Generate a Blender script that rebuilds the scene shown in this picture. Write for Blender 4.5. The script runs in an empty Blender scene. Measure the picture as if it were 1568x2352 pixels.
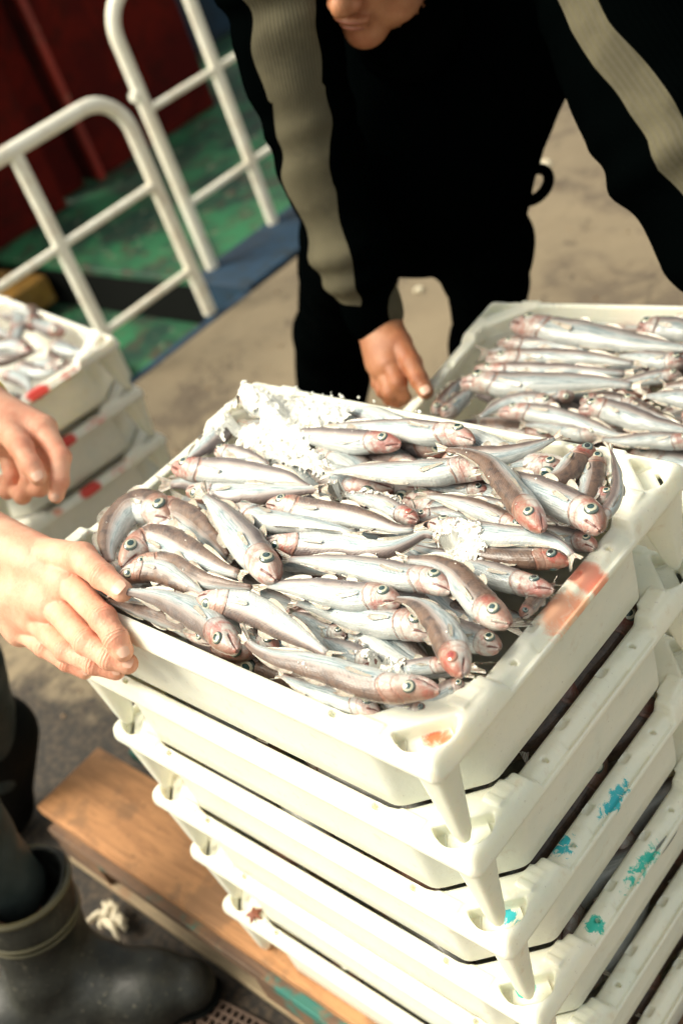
import bpy, math, random
import numpy as np
from mathutils import Vector, Matrix

# ------------------------------------------------------------------ camera, light
sc = bpy.context.scene
COL = sc.collection
cam_d = bpy.data.cameras.new("camera"); cam = bpy.data.objects.new("camera", cam_d); COL.objects.link(cam)
RX = Vector((0.7151177, 0.6276803, -0.3076103)); DN = Vector((0.2026489, -0.6073362, -0.7681641)); FW = Vector((-0.6689844, 0.4869909, -0.5615155))
m = Matrix((RX, -DN, -FW)).transposed().to_4x4()
m.translation = (0.4998, -0.3526, 0.6624)
cam.matrix_world = m
cam_d.sensor_fit = 'VERTICAL'; cam_d.sensor_height = 36.0; cam_d.sensor_width = 24.0
cam_d.lens = 36.0 * 2681.63 / 2352.0
cam_d.clip_start = 0.02; cam_d.clip_end = 500
cam_d.dof.use_dof = True; cam_d.dof.focus_distance = 1.07; cam_d.dof.aperture_fstop = 4.0
sc.camera = cam

SUN = Vector((-0.55, -0.56, 0.90)).normalized()
w = bpy.data.worlds.new("World"); sc.world = w; w.use_nodes = True
wn = w.node_tree; bg = wn.nodes['Background']
sky = wn.nodes.new('ShaderNodeTexSky'); sky.sky_type = 'NISHITA'; sky.sun_disc = False
sky.sun_elevation = math.asin(SUN.z); sky.sun_rotation = math.atan2(SUN.x, SUN.y)
sky.air_density = 1.0; sky.dust_density = 4.0; sky.ozone_density = 0.6
hsv = wn.nodes.new('ShaderNodeHueSaturation'); hsv.inputs['Saturation'].default_value = .38
tint = wn.nodes.new('ShaderNodeMix'); tint.data_type = 'RGBA'; tint.blend_type = 'MULTIPLY'; tint.inputs[0].default_value = 1.0; tint.inputs[7].default_value = (1.0, .985, .83, 1)
wn.links.new(sky.outputs[0], hsv.inputs['Color']); wn.links.new(hsv.outputs[0], tint.inputs[6]); wn.links.new(tint.outputs[2], bg.inputs[0]); bg.inputs[1].default_value = 0.15
sl = bpy.data.lights.new("sun", 'SUN'); so = bpy.data.objects.new("sun", sl); COL.objects.link(so)
sl.energy = 2.5; sl.angle = math.radians(34); sl.color = (1.0, 0.92, 0.78)
so.rotation_euler = SUN.to_track_quat('Z', 'Y').to_euler(); so.location = (-3, -4, 6)
sc.view_settings.view_transform = 'Standard'; sc.view_settings.look = 'None'
sc.view_settings.exposure = 0.74; sc.view_settings.gamma = 1.0

# ------------------------------------------------------------------ helpers
def link(o, parent=None):
    COL.objects.link(o)
    if parent is not None: o.parent = parent
    return o
def tag(o, label=None, cat=None, group=None, kind=None):
    if label: o['label'] = label
    if cat: o['category'] = cat
    if group: o['group'] = group
    if kind: o['kind'] = kind
    return o
def thing(name, label, cat, loc=(0, 0, 0), rz=0.0, group=None):
    o = bpy.data.objects.new(name, None); o.location = loc; o.rotation_euler = (0, 0, rz); o.empty_display_size = 0.02
    link(o); return tag(o, label, cat, group)
def arr_mesh(name, V, F, smooth=True, attrs=None):
    V = np.asarray(V, np.float32).reshape(-1, 3); F = np.asarray(F, np.int32)
    me = bpy.data.meshes.new(name); k = F.shape[1]
    me.vertices.add(len(V)); me.vertices.foreach_set('co', V.ravel())
    me.loops.add(F.size); me.loops.foreach_set('vertex_index', F.ravel())
    me.polygons.add(len(F)); me.polygons.foreach_set('loop_start', np.arange(0, F.size, k, dtype=np.int32))
    if attrs:
        for an, av in attrs.items():
            a = me.attributes.new(an, 'FLOAT', 'POINT'); a.data.foreach_set('value', np.asarray(av, np.float32))
    me.update(calc_edges=True); me.validate()
    me.polygons.foreach_set('use_smooth', np.full(len(me.polygons), smooth))
    me.update()
    return me
def pobj(name, me, mat, parent=None):
    if mat is not None and len(me.materials) == 0: me.materials.append(mat)
    return link(bpy.data.objects.new(name, me), parent)
class MB:
    """collects boxes, tubes and lofts into one mesh"""
    def __init__(s): s.v = []; s.f = []
    def add(s, vs, fs):
        n = len(s.v); s.v += [tuple(p) for p in vs]; s.f += [tuple(i + n for i in f) for f in fs]
    def box(s, lo, hi, M=None, bev=0.0):
        x0, y0, z0 = lo; x1, y1, z1 = hi; b = bev
        if b <= 0:
            P = [(x0,y0,z0),(x1,y0,z0),(x1,y1,z0),(x0,y1,z0),(x0,y0,z1),(x1,y0,z1),(x1,y1,z1),(x0,y1,z1)]
            Fc = [(0,3,2,1),(4,5,6,7),(0,1,5,4),(1,2,6,5),(2,3,7,6),(3,0,4,7)]
        else:
            P = []; 
            for z, i in ((z0, b), (z0 + b, 0), (z1 - b, 0), (z1, b)):
                P += [(x0+i+(b if i==0 else 0),y0+i,z),(x1-i-(b if i==0 else 0),y0+i,z),(x1-i,y0+i+(b if i==0 else 0),z),(x1-i,y1-i-(b if i==0 else 0),z),
                      (x1-i-(b if i==0 else 0),y1-i,z),(x0+i+(b if i==0 else 0),y1-i,z),(x0+i,y1-i-(b if i==0 else 0),z),(x0+i,y0+i+(b if i==0 else 0),z)]
            Fc = [tuple(range(7,-1,-1)), tuple(range(24,32))]
            for r in range(3):
                for k in range(8): a=r*8+k; c=r*8+(k+1)%8; Fc.append((a,c,c+8,a+8))
        if M is not None: P = [tuple(M @ Vector(p)) for p in P]
        s.add(P, Fc)
    def tube(s, pts, r, seg=12, cap=True):
        pts = [Vector(p) for p in pts]; rr = r if isinstance(r, (list, tuple)) else [r]*len(pts)
        n = len(s.v); prev = None; vs = []
        for i, p in enumerate(pts):
            t = (pts[min(i+1, len(pts)-1)] - pts[max(i-1, 0)]).normalized()
            u = prev - t*prev.dot(t) if prev is not None else t.orthogonal()
            u.normalize(); prev = u; v = t.cross(u)
            for k in range(seg):
                a = 2*math.pi*k/seg; vs.append(tuple(p + (u*math.cos(a) + v*math.sin(a))*rr[i]))
        fs = []
        for i in range(len(pts)-1):
            for k in range(seg): fs.append((i*seg+k, i*seg+(k+1)%seg, (i+1)*seg+(k+1)%seg, (i+1)*seg+k))
        if cap: fs.append(tuple(range(seg-1,-1,-1))); fs.append(tuple(range((len(pts)-1)*seg, len(pts)*seg)))
        s.add(vs, fs)
    def build(s, name, mat, parent=None, smooth=True, angle=40):
        me = bpy.data.meshes.new(name); me.from_pydata(s.v, [], s.f); me.update()
        me.materials.append(mat)
        if smooth:
            me.polygons.foreach_set('use_smooth', [True]*len(me.polygons))
            me.set_sharp_from_angle(angle=math.radians(angle))
        return link(bpy.data.objects.new(name, me), parent)

# ---- signed distance modelling, meshed with surface nets
def rcone(P, a, b, ra, rb):
    a = np.array(a, np.float32); b = np.array(b, np.float32); ab = b - a
    t = np.clip(((P - a) @ ab) / max(float(ab @ ab), 1e-9), 0, 1)
    return np.linalg.norm(P - a - t[..., None]*ab, axis=-1) - (ra + (rb - ra)*t)
def ell(P, c, r, M=None):
    q = P - np.array(c, np.float32)
    if M is not None: q = q @ np.array(M, np.float32).T
    r = np.array(r, np.float32); k0 = np.linalg.norm(q/r, axis=-1); k1 = np.linalg.norm(q/(r*r), axis=-1)
    return k0*(k0 - 1)/np.maximum(k1, 1e-6)
def smin(a, b, k):
    h = np.maximum(k - np.abs(a - b), 0)/k
    return np.minimum(a, b) - h*h*k*0.25
def smax(a, b, k): return -smin(-a, -b, k)
def sstep(a, b, x):
    t = np.clip((x - a)/(b - a), 0, 1); return t*t*(3 - 2*t)
def nets(fn, lo, hi, h):
    lo = np.array(lo, float); n = np.ceil((np.array(hi, float) - lo)/h).astype(int) + 1
    ax = [(lo[i] + h*np.arange(n[i])).astype(np.float32) for i in range(3)]
    Fv = np.empty(tuple(n), np.float32)
    for i0 in range(0, n[0], 24):
        xs = ax[0][i0:i0+24]
        P = np.stack(np.meshgrid(xs, ax[1], ax[2], indexing='ij'), -1)
        Fv[i0:i0+24] = fn(P)
    neg = Fv < 0
    c = neg[:-1,:-1,:-1].astype(np.int8)
    tot = np.zeros_like(c)
    for i in (0,1):
        for j in (0,1):
            for k in (0,1): tot += neg[i:n[0]-1+i, j:n[1]-1+j, k:n[2]-1+k]
    act = (tot > 0) & (tot < 8); ids = np.full(act.shape, -1, np.int64); ci = np.argwhere(act); ids[act] = np.arange(len(ci))
    acc = np.zeros((len(ci), 3)); cnt = np.zeros(len(ci))
    offs = [(i,j,k) for i in (0,1) for j in (0,1) for k in (0,1)]
    for a in offs:
        for d in range(3):
            if a[d] == 1: continue
            b = list(a); b[d] = 1
            fa = Fv[ci[:,0]+a[0], ci[:,1]+a[1], ci[:,2]+a[2]]; fb = Fv[ci[:,0]+b[0], ci[:,1]+b[1], ci[:,2]+b[2]]
            mk = (fa < 0) != (fb < 0); t = np.where(mk, fa/np.where(mk, fa - fb, 1), 0)
            p = np.tile(np.array(a, float), (len(ci), 1)); p[:, d] += t
            acc[mk] += p[mk]; cnt[mk] += 1
    V = lo + h*(ci + acc/cnt[:, None])
    faces = []
    for d in range(3):
        e1, e2 = (d+1) % 3, (d+2) % 3
        sl0 = [slice(None)]*3; sl1 = [slice(None)]*3; sl0[d] = slice(0, -1); sl1[d] = slice(1, None)
        A = neg[tuple(sl0)]; B = neg[tuple(sl1)]; E = np.argwhere(A != B); inside = A[tuple(E.T)]
        ok = (E[:, e1] > 0) & (E[:, e2] > 0) & (E[:, e1] < n[e1]-1) & (E[:, e2] < n[e2]-1); E = E[ok]; inside = inside[ok]
        def cid(o1, o2):
            q = E.copy(); q[:, e1] -= o1; q[:, e2] -= o2; return ids[q[:,0], q[:,1], q[:,2]]
        q = np.stack([cid(1,1), cid(0,1), cid(0,0), cid(1,0)], 1); q[~inside] = q[~inside][:, ::-1]; faces.append(q)
    Fq = np.concatenate(faces); Fq = Fq[(Fq >= 0).all(1)]
    return V, Fq
def vnoise(P, s, seed=0):
    """cheap smooth noise -1..1"""
    r = np.random.default_rng(seed); out = np.zeros(P.shape[:-1])
    for i in range(6):
        d = r.normal(size=3); d /= np.linalg.norm(d); out += np.sin((P @ d)*s*(0.7 + 0.25*i) + r.uniform(0, 6.28))
    return out/6*1.7

# ------------------------------------------------------------------ materials
class NT:
    def __init__(s, name):
        s.m = bpy.data.materials.new(name); s.m.use_nodes = True; s.t = s.m.node_tree; s.b = s.t.nodes['Principled BSDF']
    def n(s, typ, ins=None, **kw):
        nd = s.t.nodes.new('ShaderNode' + typ)
        for k, v in kw.items(): setattr(nd, k, v)
        for k, v in (ins or {}).items():
            if hasattr(v, 'is_output') or hasattr(v, 'links'): s.t.links.new(v, nd.inputs[k])
            else: nd.inputs[k].default_value = v
        return nd
    def set(s, **kw):
        for k, v in kw.items():
            i = s.b.inputs[k.replace('_', ' ')]
            if hasattr(v, 'links'): s.t.links.new(v, i)
            else: i.default_value = v
        return s.m
    def math(s, op, a, b=0.0, c=0.0, clamp=False):
        nd = s.t.nodes.new('ShaderNodeMath'); nd.operation = op; nd.use_clamp = clamp
        for i, v in enumerate((a, b, c)):
            if hasattr(v, 'links'): s.t.links.new(v, nd.inputs[i])
            else: nd.inputs[i].default_value = v
        return nd.outputs[0]
    def mix(s, f, a, b, blend='MIX'):
        nd = s.t.nodes.new('ShaderNodeMix'); nd.data_type = 'RGBA'; nd.blend_type = blend
        for i, v in ((0, f), (6, a), (7, b)):
            if hasattr(v, 'links'): s.t.links.new(v, nd.inputs[i])
            elif i == 0: nd.inputs[0].default_value = v
            else: nd.inputs[i].default_value = (*v, 1.0)
        return nd.outputs[2]
    def step(s, v, a, b):
        nd = s.t.nodes.new('ShaderNodeMapRange'); nd.interpolation_type = 'SMOOTHSTEP'
        s.t.links.new(v, nd.inputs[0]); nd.inputs[1].default_value = a; nd.inputs[2].default_value = b
        return nd.outputs[0]
    def coord(s, kind='Object'): return s.n('TexCoord').outputs[kind]
    def noise(s, scale, detail=4, rough=0.55, vec=None, dist=0.0):
        nd = s.n('TexNoise', {'Scale': scale, 'Detail': detail, 'Roughness': rough, 'Distortion': dist})
        s.t.links.new(vec if vec is not None else s.coord(), nd.inputs['Vector']); return nd.outputs[0]
    def bump(s, h, st=0.3, dist=0.002):
        nd = s.n('Bump', {'Strength': st, 'Distance': dist, 'Height': h}); s.t.links.new(nd.outputs[0], s.b.inputs['Normal'])

def plastic(name, stains=(), grime=0.5, tint=(0.88, 0.845, 0.71)):
    k = NT(name); co = k.coord()
    oi = k.n('ObjectInfo').outputs['Location']
    v = k.n('VectorMath', {0: co, 1: oi}, operation='ADD').outputs[0]
    n1 = k.noise(9, 4, .6, v); n2 = k.noise(60, 3, .6, v); n3 = k.noise(260, 2, .5, v)
    c = k.mix(k.step(n1, .35, .7), tint, tuple(t*f for t, f in zip(tint, (.88, .93, .95))))
    c = k.mix(k.math('MULTIPLY', k.step(n2, .57, .78), .55*grime), c, (0.55, 0.38, 0.22))
    sm = k.n('Mapping', {0: v, 3: (6, 90, 60)}).outputs[0]; c = k.mix(k.math('MULTIPLY', k.step(k.noise(3, 4, .6, sm), .62, .70), .22*grime), c, (.50, .45, .36))
    c = k.mix(k.math('MULTIPLY', k.step(n3, .70, .76), .5*grime), c, (0.20, 0.13, 0.08))
    sep = k.n('SeparateXYZ', {0: co})
    for col, ctr, rad, thr in stains:
        d = None
        for i in range(3):
            e = k.math('POWER', k.math('ABSOLUTE', k.math('DIVIDE', k.math('SUBTRACT', sep.outputs[i], ctr[i]), rad[i])), 2.0)
            d = e if d is None else k.math('ADD', d, e)
        nn = k.noise(55 if col[0] > .4 else 85, 5, .75, v, .9)
        mval = k.math('SUBTRACT', k.math('SUBTRACT', 1.0, d), k.math('MULTIPLY', nn, thr))
        c = k.mix(k.math('MULTIPLY', k.step(mval, -.06, .34 if col[0] > .4 else .10), .72 if col[0] > .82 else .95), c, col)
    k.bump(k.math('ADD', k.noise(14, 3, .5, v), k.math('MULTIPLY', n3, .12)), .35, .006)
    return k.set(Base_Color=c, Roughness=0.42, Subsurface_Weight=0.25, Subsurface_Scale=0.02, Subsurface_Radius=(1.0, .8, .5), Specular_IOR_Level=.4)

M = {}
M['crate'] = plastic('crate_plastic')
M['crate_orange'] = plastic('crate_plastic_orange', [((.85, .17, .07), (-.010, .238, -.008), (.04, .022, .04), .80), ((.86, .30, .13), (-.008, .195, -.010), (.035, .050, .04), 1.25),
    ((.80, .15, .05), (-.028, .036, -.017), (.03, .02, .006), 1.1)])
M['crate_teal'] = plastic('crate_plastic_teal', [((.0, .44, .52), (-.006, .19, -.008), (.016, .055, .03), 1.55), ((.0, .44, .52), (-.020, .12, -.004), (.03, .03, .03), 1.7), ((.0, .44, .50), (-.03, .035, -.017), (.03, .02, .006), 1.3)])
M['crate_green'] = plastic('crate_plastic_green', [((.0, .50, .40), (-.006, .20, -.008), (.016, .07, .03), 1.6), ((.0, .50, .40), (-.012, .12, -.008), (.02, .02, .03), 1.5), ((.0, .50, .40), (-.036, .03, -.017), (.014, .014, .006), .7)])
M['crate_red'] = plastic('crate_plastic_red', [((.62, .03, .02), (-.006, .20, -.012), (.03, .035, .03), .7), ((.7, .14, .10), (-.006, .28, -.012), (.03, .08, .03), 1.7), ((.7, .2, .1), (-.006, .12, -.012), (.03, .03, .03), 1.6)], tint=(.84, .80, .71))
M['crate_front'] = plastic('crate_plastic_front', tint=(.82, .79, .70))

def fish_mat():
    k = NT('fish_skin')
    fs = k.n('Attribute', attribute_name='fs').outputs['Fac']; ft = k.n('Attribute', attribute_name='ft').outputs['Fac']
    oc = k.n('ObjectInfo').outputs['Color']; sp = k.n('SeparateColor', {0: oc}); tone, red, bri = sp.outputs[0], sp.outputs[1], sp.outputs[2]
    co = k.coord(); rnd = k.n('ObjectInfo').outputs['Random']
    off = k.n('CombineXYZ', {0: k.math('MULTIPLY', rnd, 37.0), 1: k.math('MULTIPLY', rnd, 11.0), 2: 0.0}).outputs[0]
    v = k.n('VectorMath', {0: co, 1: off}, operation='ADD').outputs[0]
    n1 = k.noise(28, 4, .6, v); n2 = k.noise(110, 4, .65, v, .5); n3 = k.noise(420, 3, .6, v)
    # streaks that run along the body
    sv = k.n('CombineXYZ', {0: k.math('ADD', k.math('MULTIPLY', fs, 5.0), k.math('MULTIPLY', rnd, 50.0)), 1: k.math('MULTIPLY', ft, 5.0), 2: 0.0}).outputs[0]
    n4 = k.noise(1.6, 5, .65, sv)
    # flank
    c = k.mix(k.step(n4, .36, .62), (.22, .30, .33), (.60, .66, .67))
    c = k.mix(k.math('MULTIPLY', k.step(n1, .56, .74), .35), c, (.62, .50, .43))
    belly = k.step(ft, -.25, -.75)
    c = k.mix(k.math('MULTIPLY', belly, .5), c, (.72, .70, .64))
    # pink band low on the back
    tt = k.math('ADD', ft, k.math('MULTIPLY', k.math('SUBTRACT', n4, .5), .7))
    shift = k.math('ADD', k.math('MULTIPLY', tone, .60), .10)
    t2 = k.math('ADD', tt, shift)
    c = k.mix(k.math('MULTIPLY', k.step(t2, .12, .60), .62), c, (.46, .31, .25))
    back = k.mix(k.step(n2, .35, .7), (.17, .10, .068), (.055, .033, .028))
    back = k.mix(k.math('SUBTRACT', 1.0, k.step(tone, 0.0, .6)), back, (.17, .145, .15))
    c = k.mix(k.math('MULTIPLY', k.step(t2, .44, .86), .95), c, back)
    dk = k.math('MULTIPLY', k.step(tone, .75, 1.0), .5)
    c = k.mix(dk, c, back)
    # head
    hs = k.math('ADD', fs, k.math('MULTIPLY', k.math('MULTIPLY', ft, ft), .035))
    head = k.math('MULTIPLY', k.math('SUBTRACT', 1.0, k.step(k.math('ADD', hs, k.math('MULTIPLY', k.math('SUBTRACT', n1, .5), .09)), .17, .245)), .82)
    hc = k.mix(k.step(n2, .42, .72), (.66, .60, .54), (.50, .25, .18))
    hc = k.mix(k.math('MULTIPLY', k.step(t2, .45, .95), .8), hc, (.36, .17, .11))
    rm = k.math('MULTIPLY', k.step(k.math('ADD', n1, k.math('MULTIPLY', n2, .6)), .76, .92), k.math('MULTIPLY', red, .8))
    hc = k.mix(rm, hc, (.45, .06, .04))
    snout = k.math('MULTIPLY', k.math('SUBTRACT', 1.0, k.step(fs, .01, .075)), k.math('MULTIPLY', k.math('MULTIPLY', red, k.step(n2, .3, .6)), .95))
    hc = k.mix(snout, hc, (.42, .13, .09))
    c = k.mix(head, c, hc)
    # gill edge, mouth
    g = k.math('SUBTRACT', 1.0, k.step(k.math('ABSOLUTE', k.math('SUBTRACT', hs, .222)), .003, .011))
    c = k.mix(k.math('MULTIPLY', g, k.math('MULTIPLY', k.step(n2, .3, .55), .8)), c, (.36, .17, .12))
    g2 = k.math('SUBTRACT', 1.0, k.step(k.math('ABSOLUTE', k.math('SUBTRACT', hs, .165)), .002, .007))
    c = k.mix(k.math('MULTIPLY', g2, .35), c, (.45, .20, .15))
    mo = k.math('ABSOLUTE', k.math('SUBTRACT', ft, k.math('SUBTRACT', -.18, k.math('MULTIPLY', fs, 4.2))))
    mm = k.math('MULTIPLY', k.math('SUBTRACT', 1.0, k.step(mo, .03, .16)), k.math('SUBTRACT', 1.0, k.step(fs, .07, .09)))
    c = k.mix(mm, c, (.16, .04, .03))
    # lateral line and tail darkening
    ll = k.math('MULTIPLY', k.math('SUBTRACT', 1.0, k.step(k.math('ABSOLUTE', k.math('SUBTRACT', ft, .18)), .01, .06)), k.step(fs, .24, .3))
    c = k.mix(k.math('MULTIPLY', ll, .25), c, (.45, .42, .42))
    c = k.mix(k.math('MULTIPLY', k.step(fs, .80, .97), k.math('MULTIPLY', k.step(n1, .35, .6), .7)), c, (.42, .25, .20))
    c = k.mix(k.math('MULTIPLY', k.step(n3, .62, .74), .35), c, (.30, .18, .13))
    # scales: chevron wave
    sc1 = k.math('SINE', k.math('ADD', k.math('MULTIPLY', fs, 300.0), k.math('MULTIPLY', k.math('ABSOLUTE', ft), 26.0)))
    sc2 = k.math('SINE', k.math('MULTIPLY', ft, 62.0))
    sca = k.math('MULTIPLY', k.math('ADD', sc1, sc2), .06)
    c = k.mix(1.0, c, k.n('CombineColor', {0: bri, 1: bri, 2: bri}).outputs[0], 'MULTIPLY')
    hh = k.math('ADD', k.math('ADD', sca, k.math('MULTIPLY', n2, 1.0)), k.math('MULTIPLY', n3, .5))
    hh = k.math('SUBTRACT', hh, k.math('MULTIPLY', g, 1.2)); hh = k.math('SUBTRACT', hh, k.math('MULTIPLY', mm, 2.0)); hh = k.math('SUBTRACT', hh, k.math('MULTIPLY', g2, .5))
    k.bump(hh, .8, .0011)
    return k.set(Base_Color=c, Roughness=.34, Metallic=.0, Specular_IOR_Level=.5, Coat_Weight=.35, Coat_Roughness=.12, Subsurface_Weight=.05, Subsurface_Scale=.006)
M['fish'] = fish_mat()
def fin_mat():
    k = NT('fin_membrane'); ff = k.n('Attribute', attribute_name='ff').outputs['Fac']
    r = k.math('SINE', k.math('MULTIPLY', ff, 75.0)); n = k.noise(150, 3)
    c = k.mix(k.step(r, -.4, .6), (.30, .24, .18), (.62, .57, .49)); c = k.mix(k.math('MULTIPLY', k.step(n, .5, .7), .6), c, (.12, .08, .06))
    return k.set(Base_Color=c, Roughness=.35, Subsurface_Weight=.3, Subsurface_Scale=.004, Coat_Weight=.4)
M['fin'] = fin_mat()
def eye_mat(name, pup, iris, ring, outer):
    k = NT(name); er = k.n('Attribute', attribute_name='er').outputs['Fac']; n = k.noise(500, 3)
    e = k.math('ADD', er, k.math('MULTIPLY', k.math('SUBTRACT', n, .5), .12))
    c = k.mix(k.step(e, .46, .52), pup, ring); c = k.mix(k.step(e, .56, .62), c, iris)
    c = k.mix(k.step(e, .74, .82), c, outer)
    return k.set(Base_Color=c, Roughness=.08, Coat_Weight=1.0, Coat_Roughness=.03, Specular_IOR_Level=.7)
M['eye'] = eye_mat('fish_eye', (.018, .055, .058), (.50, .49, .37), (.58, .54, .40), (.07, .10, .09))
M['eye_dark'] = eye_mat('fish_eye_dark', (.012, .02, .022), (.14, .19, .18), (.30, .32, .25), (.03, .06, .06))
M['eye_red'] = eye_mat('fish_eye_bloody', (.30, .04, .03), (.45, .12, .08), (.36, .10, .07), (.40, .20, .14))
M['teeth'] = NT('teeth').set(Base_Color=(.8, .76, .66, 1), Roughness=.3)
M['mouth'] = NT('fish_mouth').set(Base_Color=(.05, .012, .01, 1), Roughness=.4)
def ice_mat():
    k = NT('crushed_ice'); n = k.noise(90, 4)
    c = k.mix(k.step(n, .35, .65), (.94, .925, .86), (.87, .855, .78)); k.bump(k.noise(260, 4), .6, .002)
    return k.set(Base_Color=c, Roughness=.30)
M['ice'] = ice_mat()
def skin(name, a, b, dirt=0.0):
    k = NT(name); n1 = k.noise(35, 4, .6); n2 = k.noise(300, 4, .7); n3 = k.noise(12, 3)
    c = k.mix(k.step(n1, .35, .7), a, b); c = k.mix(k.math('MULTIPLY', k.step(n3, .55, .75), .35 + dirt), c, tuple(x*f for x, f in zip(b, (.7, .5, .45))))
    kt = k.n('Attribute', attribute_name='kt').outputs['Fac']; kw = k.n('Attribute', attribute_name='kw').outputs['Fac']
    kn = k.math('ADD', kt, k.math('MULTIPLY', k.math('SUBTRACT', k.noise(140, 2), .5), .0035))
    cr = k.math('MULTIPLY', k.math('MULTIPLY', kw, k.math('EXPONENT', k.math('MULTIPLY', k.math('POWER', k.math('ABSOLUTE', k.math('MULTIPLY', kn, 190.0)), 2.0), -1.0))), k.math('COSINE', k.math('MULTIPLY', kn, 1700.0)))
    c = k.mix(k.math('MULTIPLY', kw, .38), c, tuple(x*f for x, f in zip(b, (.95, .62, .55))))
    c = k.mix(k.math('MULTIPLY', k.step(cr, .1, .8), .13), c, tuple(x*f for x, f in zip(b, (.55, .38, .32))))
    w = k.n('TexWave', {'Scale': 60.0, 'Distortion': 9.0, 'Detail': 3.0, 'Detail Scale': 2.0}); k.t.links.new(k.coord(), w.inputs[0])
    k.bump(k.math('ADD', k.math('MULTIPLY', n2, .8), k.math('SUBTRACT', k.math('MULTIPLY', w.outputs[1], .22), k.math('MULTIPLY', cr, .7))), .6, .0011)
    return k.set(Base_Color=c, Roughness=.48, Subsurface_Weight=.25, Subsurface_Scale=.012, Subsurface_Radius=(1.0, .35, .2), Specular_IOR_Level=.4)
M['skin'] = skin('fair_skin', (.80, .45, .31), (.72, .33, .22))
M['skin_tan'] = skin('tanned_skin', (.42, .19, .095), (.34, .13, .06), .2)
M['nail'] = NT('fingernail').set(Base_Color=(.70, .42, .31, 1), Roughness=.4)
def cloth(name, a, b, scale=500, rough=.9):
    k = NT(name); n = k.noise(18, 4); f = k.noise(scale, 3)
    c = k.mix(k.step(n, .35, .7), a, b); k.bump(k.math('ADD', n, k.math('MULTIPLY', f, .25)), .5, .004)
    return k.set(Base_Color=c, Roughness=rough, Specular_IOR_Level=.15)
def jacket_mat():
    k = NT('jacket_fabric'); st = k.n('Attribute', attribute_name='stripe').outputs['Fac']; al = k.n('Attribute', attribute_name='rib').outputs['Fac']
    n = k.noise(16, 4); rib = k.math('SINE', k.math('MULTIPLY', al, 95.0))
    g = k.mix(k.step(n, .35, .65), (.112, .100, .064), (.078, .070, .046)); g = k.mix(k.math('MULTIPLY', k.step(rib, -.6, .9), .35), g, (.10, .09, .07))
    c = k.mix(k.step(st, .46, .54), (.0005, .0009, .0009), g)
    k.bump(k.math('ADD', n, k.math('MULTIPLY', rib, .06)), .5, .006)
    return k.set(Base_Color=c, Roughness=1.0, Specular_IOR_Level=0.0)
M['jacket'] = jacket_mat()
M['black'] = cloth('black_trousers', (.0005, .0009, .0009), (.0010, .0014, .0014)); M['black'].node_tree.nodes['Principled BSDF'].inputs['Specular IOR Level'].default_value = 0
M['greycloth'] = cloth('grey_blue_oilskin', (.035, .045, .046), (.02, .028, .028), rough=.5)
M['yellow'] = cloth('yellow_oilskin', (.72, .50, .03), (.60, .40, .02), rough=.4)
M['hair'] = cloth('dark_hair', (.02, .014, .01), (.03, .02, .015), 900)
M['lip'] = NT('lips').set(Base_Color=(.25, .08, .045, 1), Roughness=.5)
M['eyewhite'] = NT('eye_white').set(Base_Color=(.7, .66, .6, 1), Roughness=.2)
def rubber():
    k = NT('dark_green_rubber'); n = k.noise(22, 5, .6); n2 = k.noise(120, 3)
    c = k.mix(k.step(n, .35, .7), (.005, .006, .0045), (.018, .019, .014)); c = k.mix(k.math('MULTIPLY', k.step(n2, .62, .72), .4), c, (.16, .14, .10))
    k.bump(k.noise(30, 3), .5, .006)
    return k.set(Base_Color=c, Roughness=.55, Coat_Weight=.04, Coat_Roughness=.15)
M['rubber'] = rubber()
M['rubber_band'] = NT('rubber_band').set(Base_Color=(.06, .052, .025, 1), Roughness=.4)
M['sole'] = NT('boot_sole').set(Base_Color=(.003, .0035, .003, 1), Roughness=.8, Specular_IOR_Level=.1)
def ground_mat():
    k = NT('concrete_quay'); co = k.coord()
    n1 = k.noise(1.1, 5, .6); n2 = k.noise(7, 5, .65); n3 = k.noise(70, 4, .7); n4 = k.noise(2.2, 6, .72, None, 1.0)
    c = k.mix(k.step(n1, .3, .7), (.215, .168, .105), (.145, .112, .070)); c = k.mix(k.math('MULTIPLY', k.step(n2, .45, .75), .35), c, (.155, .112, .066))
    c = k.mix(k.math('MULTIPLY', k.step(n4, .51, .62), .70), c, (.075, .054, .036))
    vo = k.n('TexVoronoi', {'Scale': 2.3}, feature='DISTANCE_TO_EDGE'); dn = k.n('TexNoise', {'Scale': 5.0, 'Detail': 4.0}); k.t.links.new(co, dn.inputs['Vector']); av = k.n('VectorMath', {0: co, 1: dn.outputs['Color']}, operation='ADD'); k.t.links.new(av.outputs[0], vo.inputs['Vector'])
    c = k.mix(k.math('MULTIPLY', k.math('SUBTRACT', 1.0, k.step(vo.outputs['Distance'], .004, .022)), k.math('MULTIPLY', k.step(n1, .42, .55), .8)), c, (.05, .035, .022))
    c = k.mix(k.math('MULTIPLY', k.step(n3, .60, .72), .3), c, (.40, .33, .24))
    # the wet, trodden patch around the pallet
    sp = k.n('SeparateXYZ', {0: co}); dx = k.math('DIVIDE', k.math('SUBTRACT', sp.outputs[0], -.85), 1.05); dy = k.math('DIVIDE', k.math('SUBTRACT', sp.outputs[1], -.08), .52)
    d = k.math('SQRT', k.math('ADD', k.math('MULTIPLY', dx, dx), k.math('MULTIPLY', dy, dy)))
    d = k.math('ADD', d, k.math('MULTIPLY', k.math('SUBTRACT', k.noise(9, 5, .7), .5), .9))
    c = k.mix(k.math('SUBTRACT', 1.0, k.step(d, .85, 1.05)), c, k.mix(k.step(n3, .4, .65), (.010, .008, .006), (.055, .038, .024)))
    k.bump(k.math('ADD', n2, k.math('MULTIPLY', n3, .3)), .5, .01)
    return k.set(Base_Color=c, Roughness=.75)
M['ground'] = ground_mat()
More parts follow.
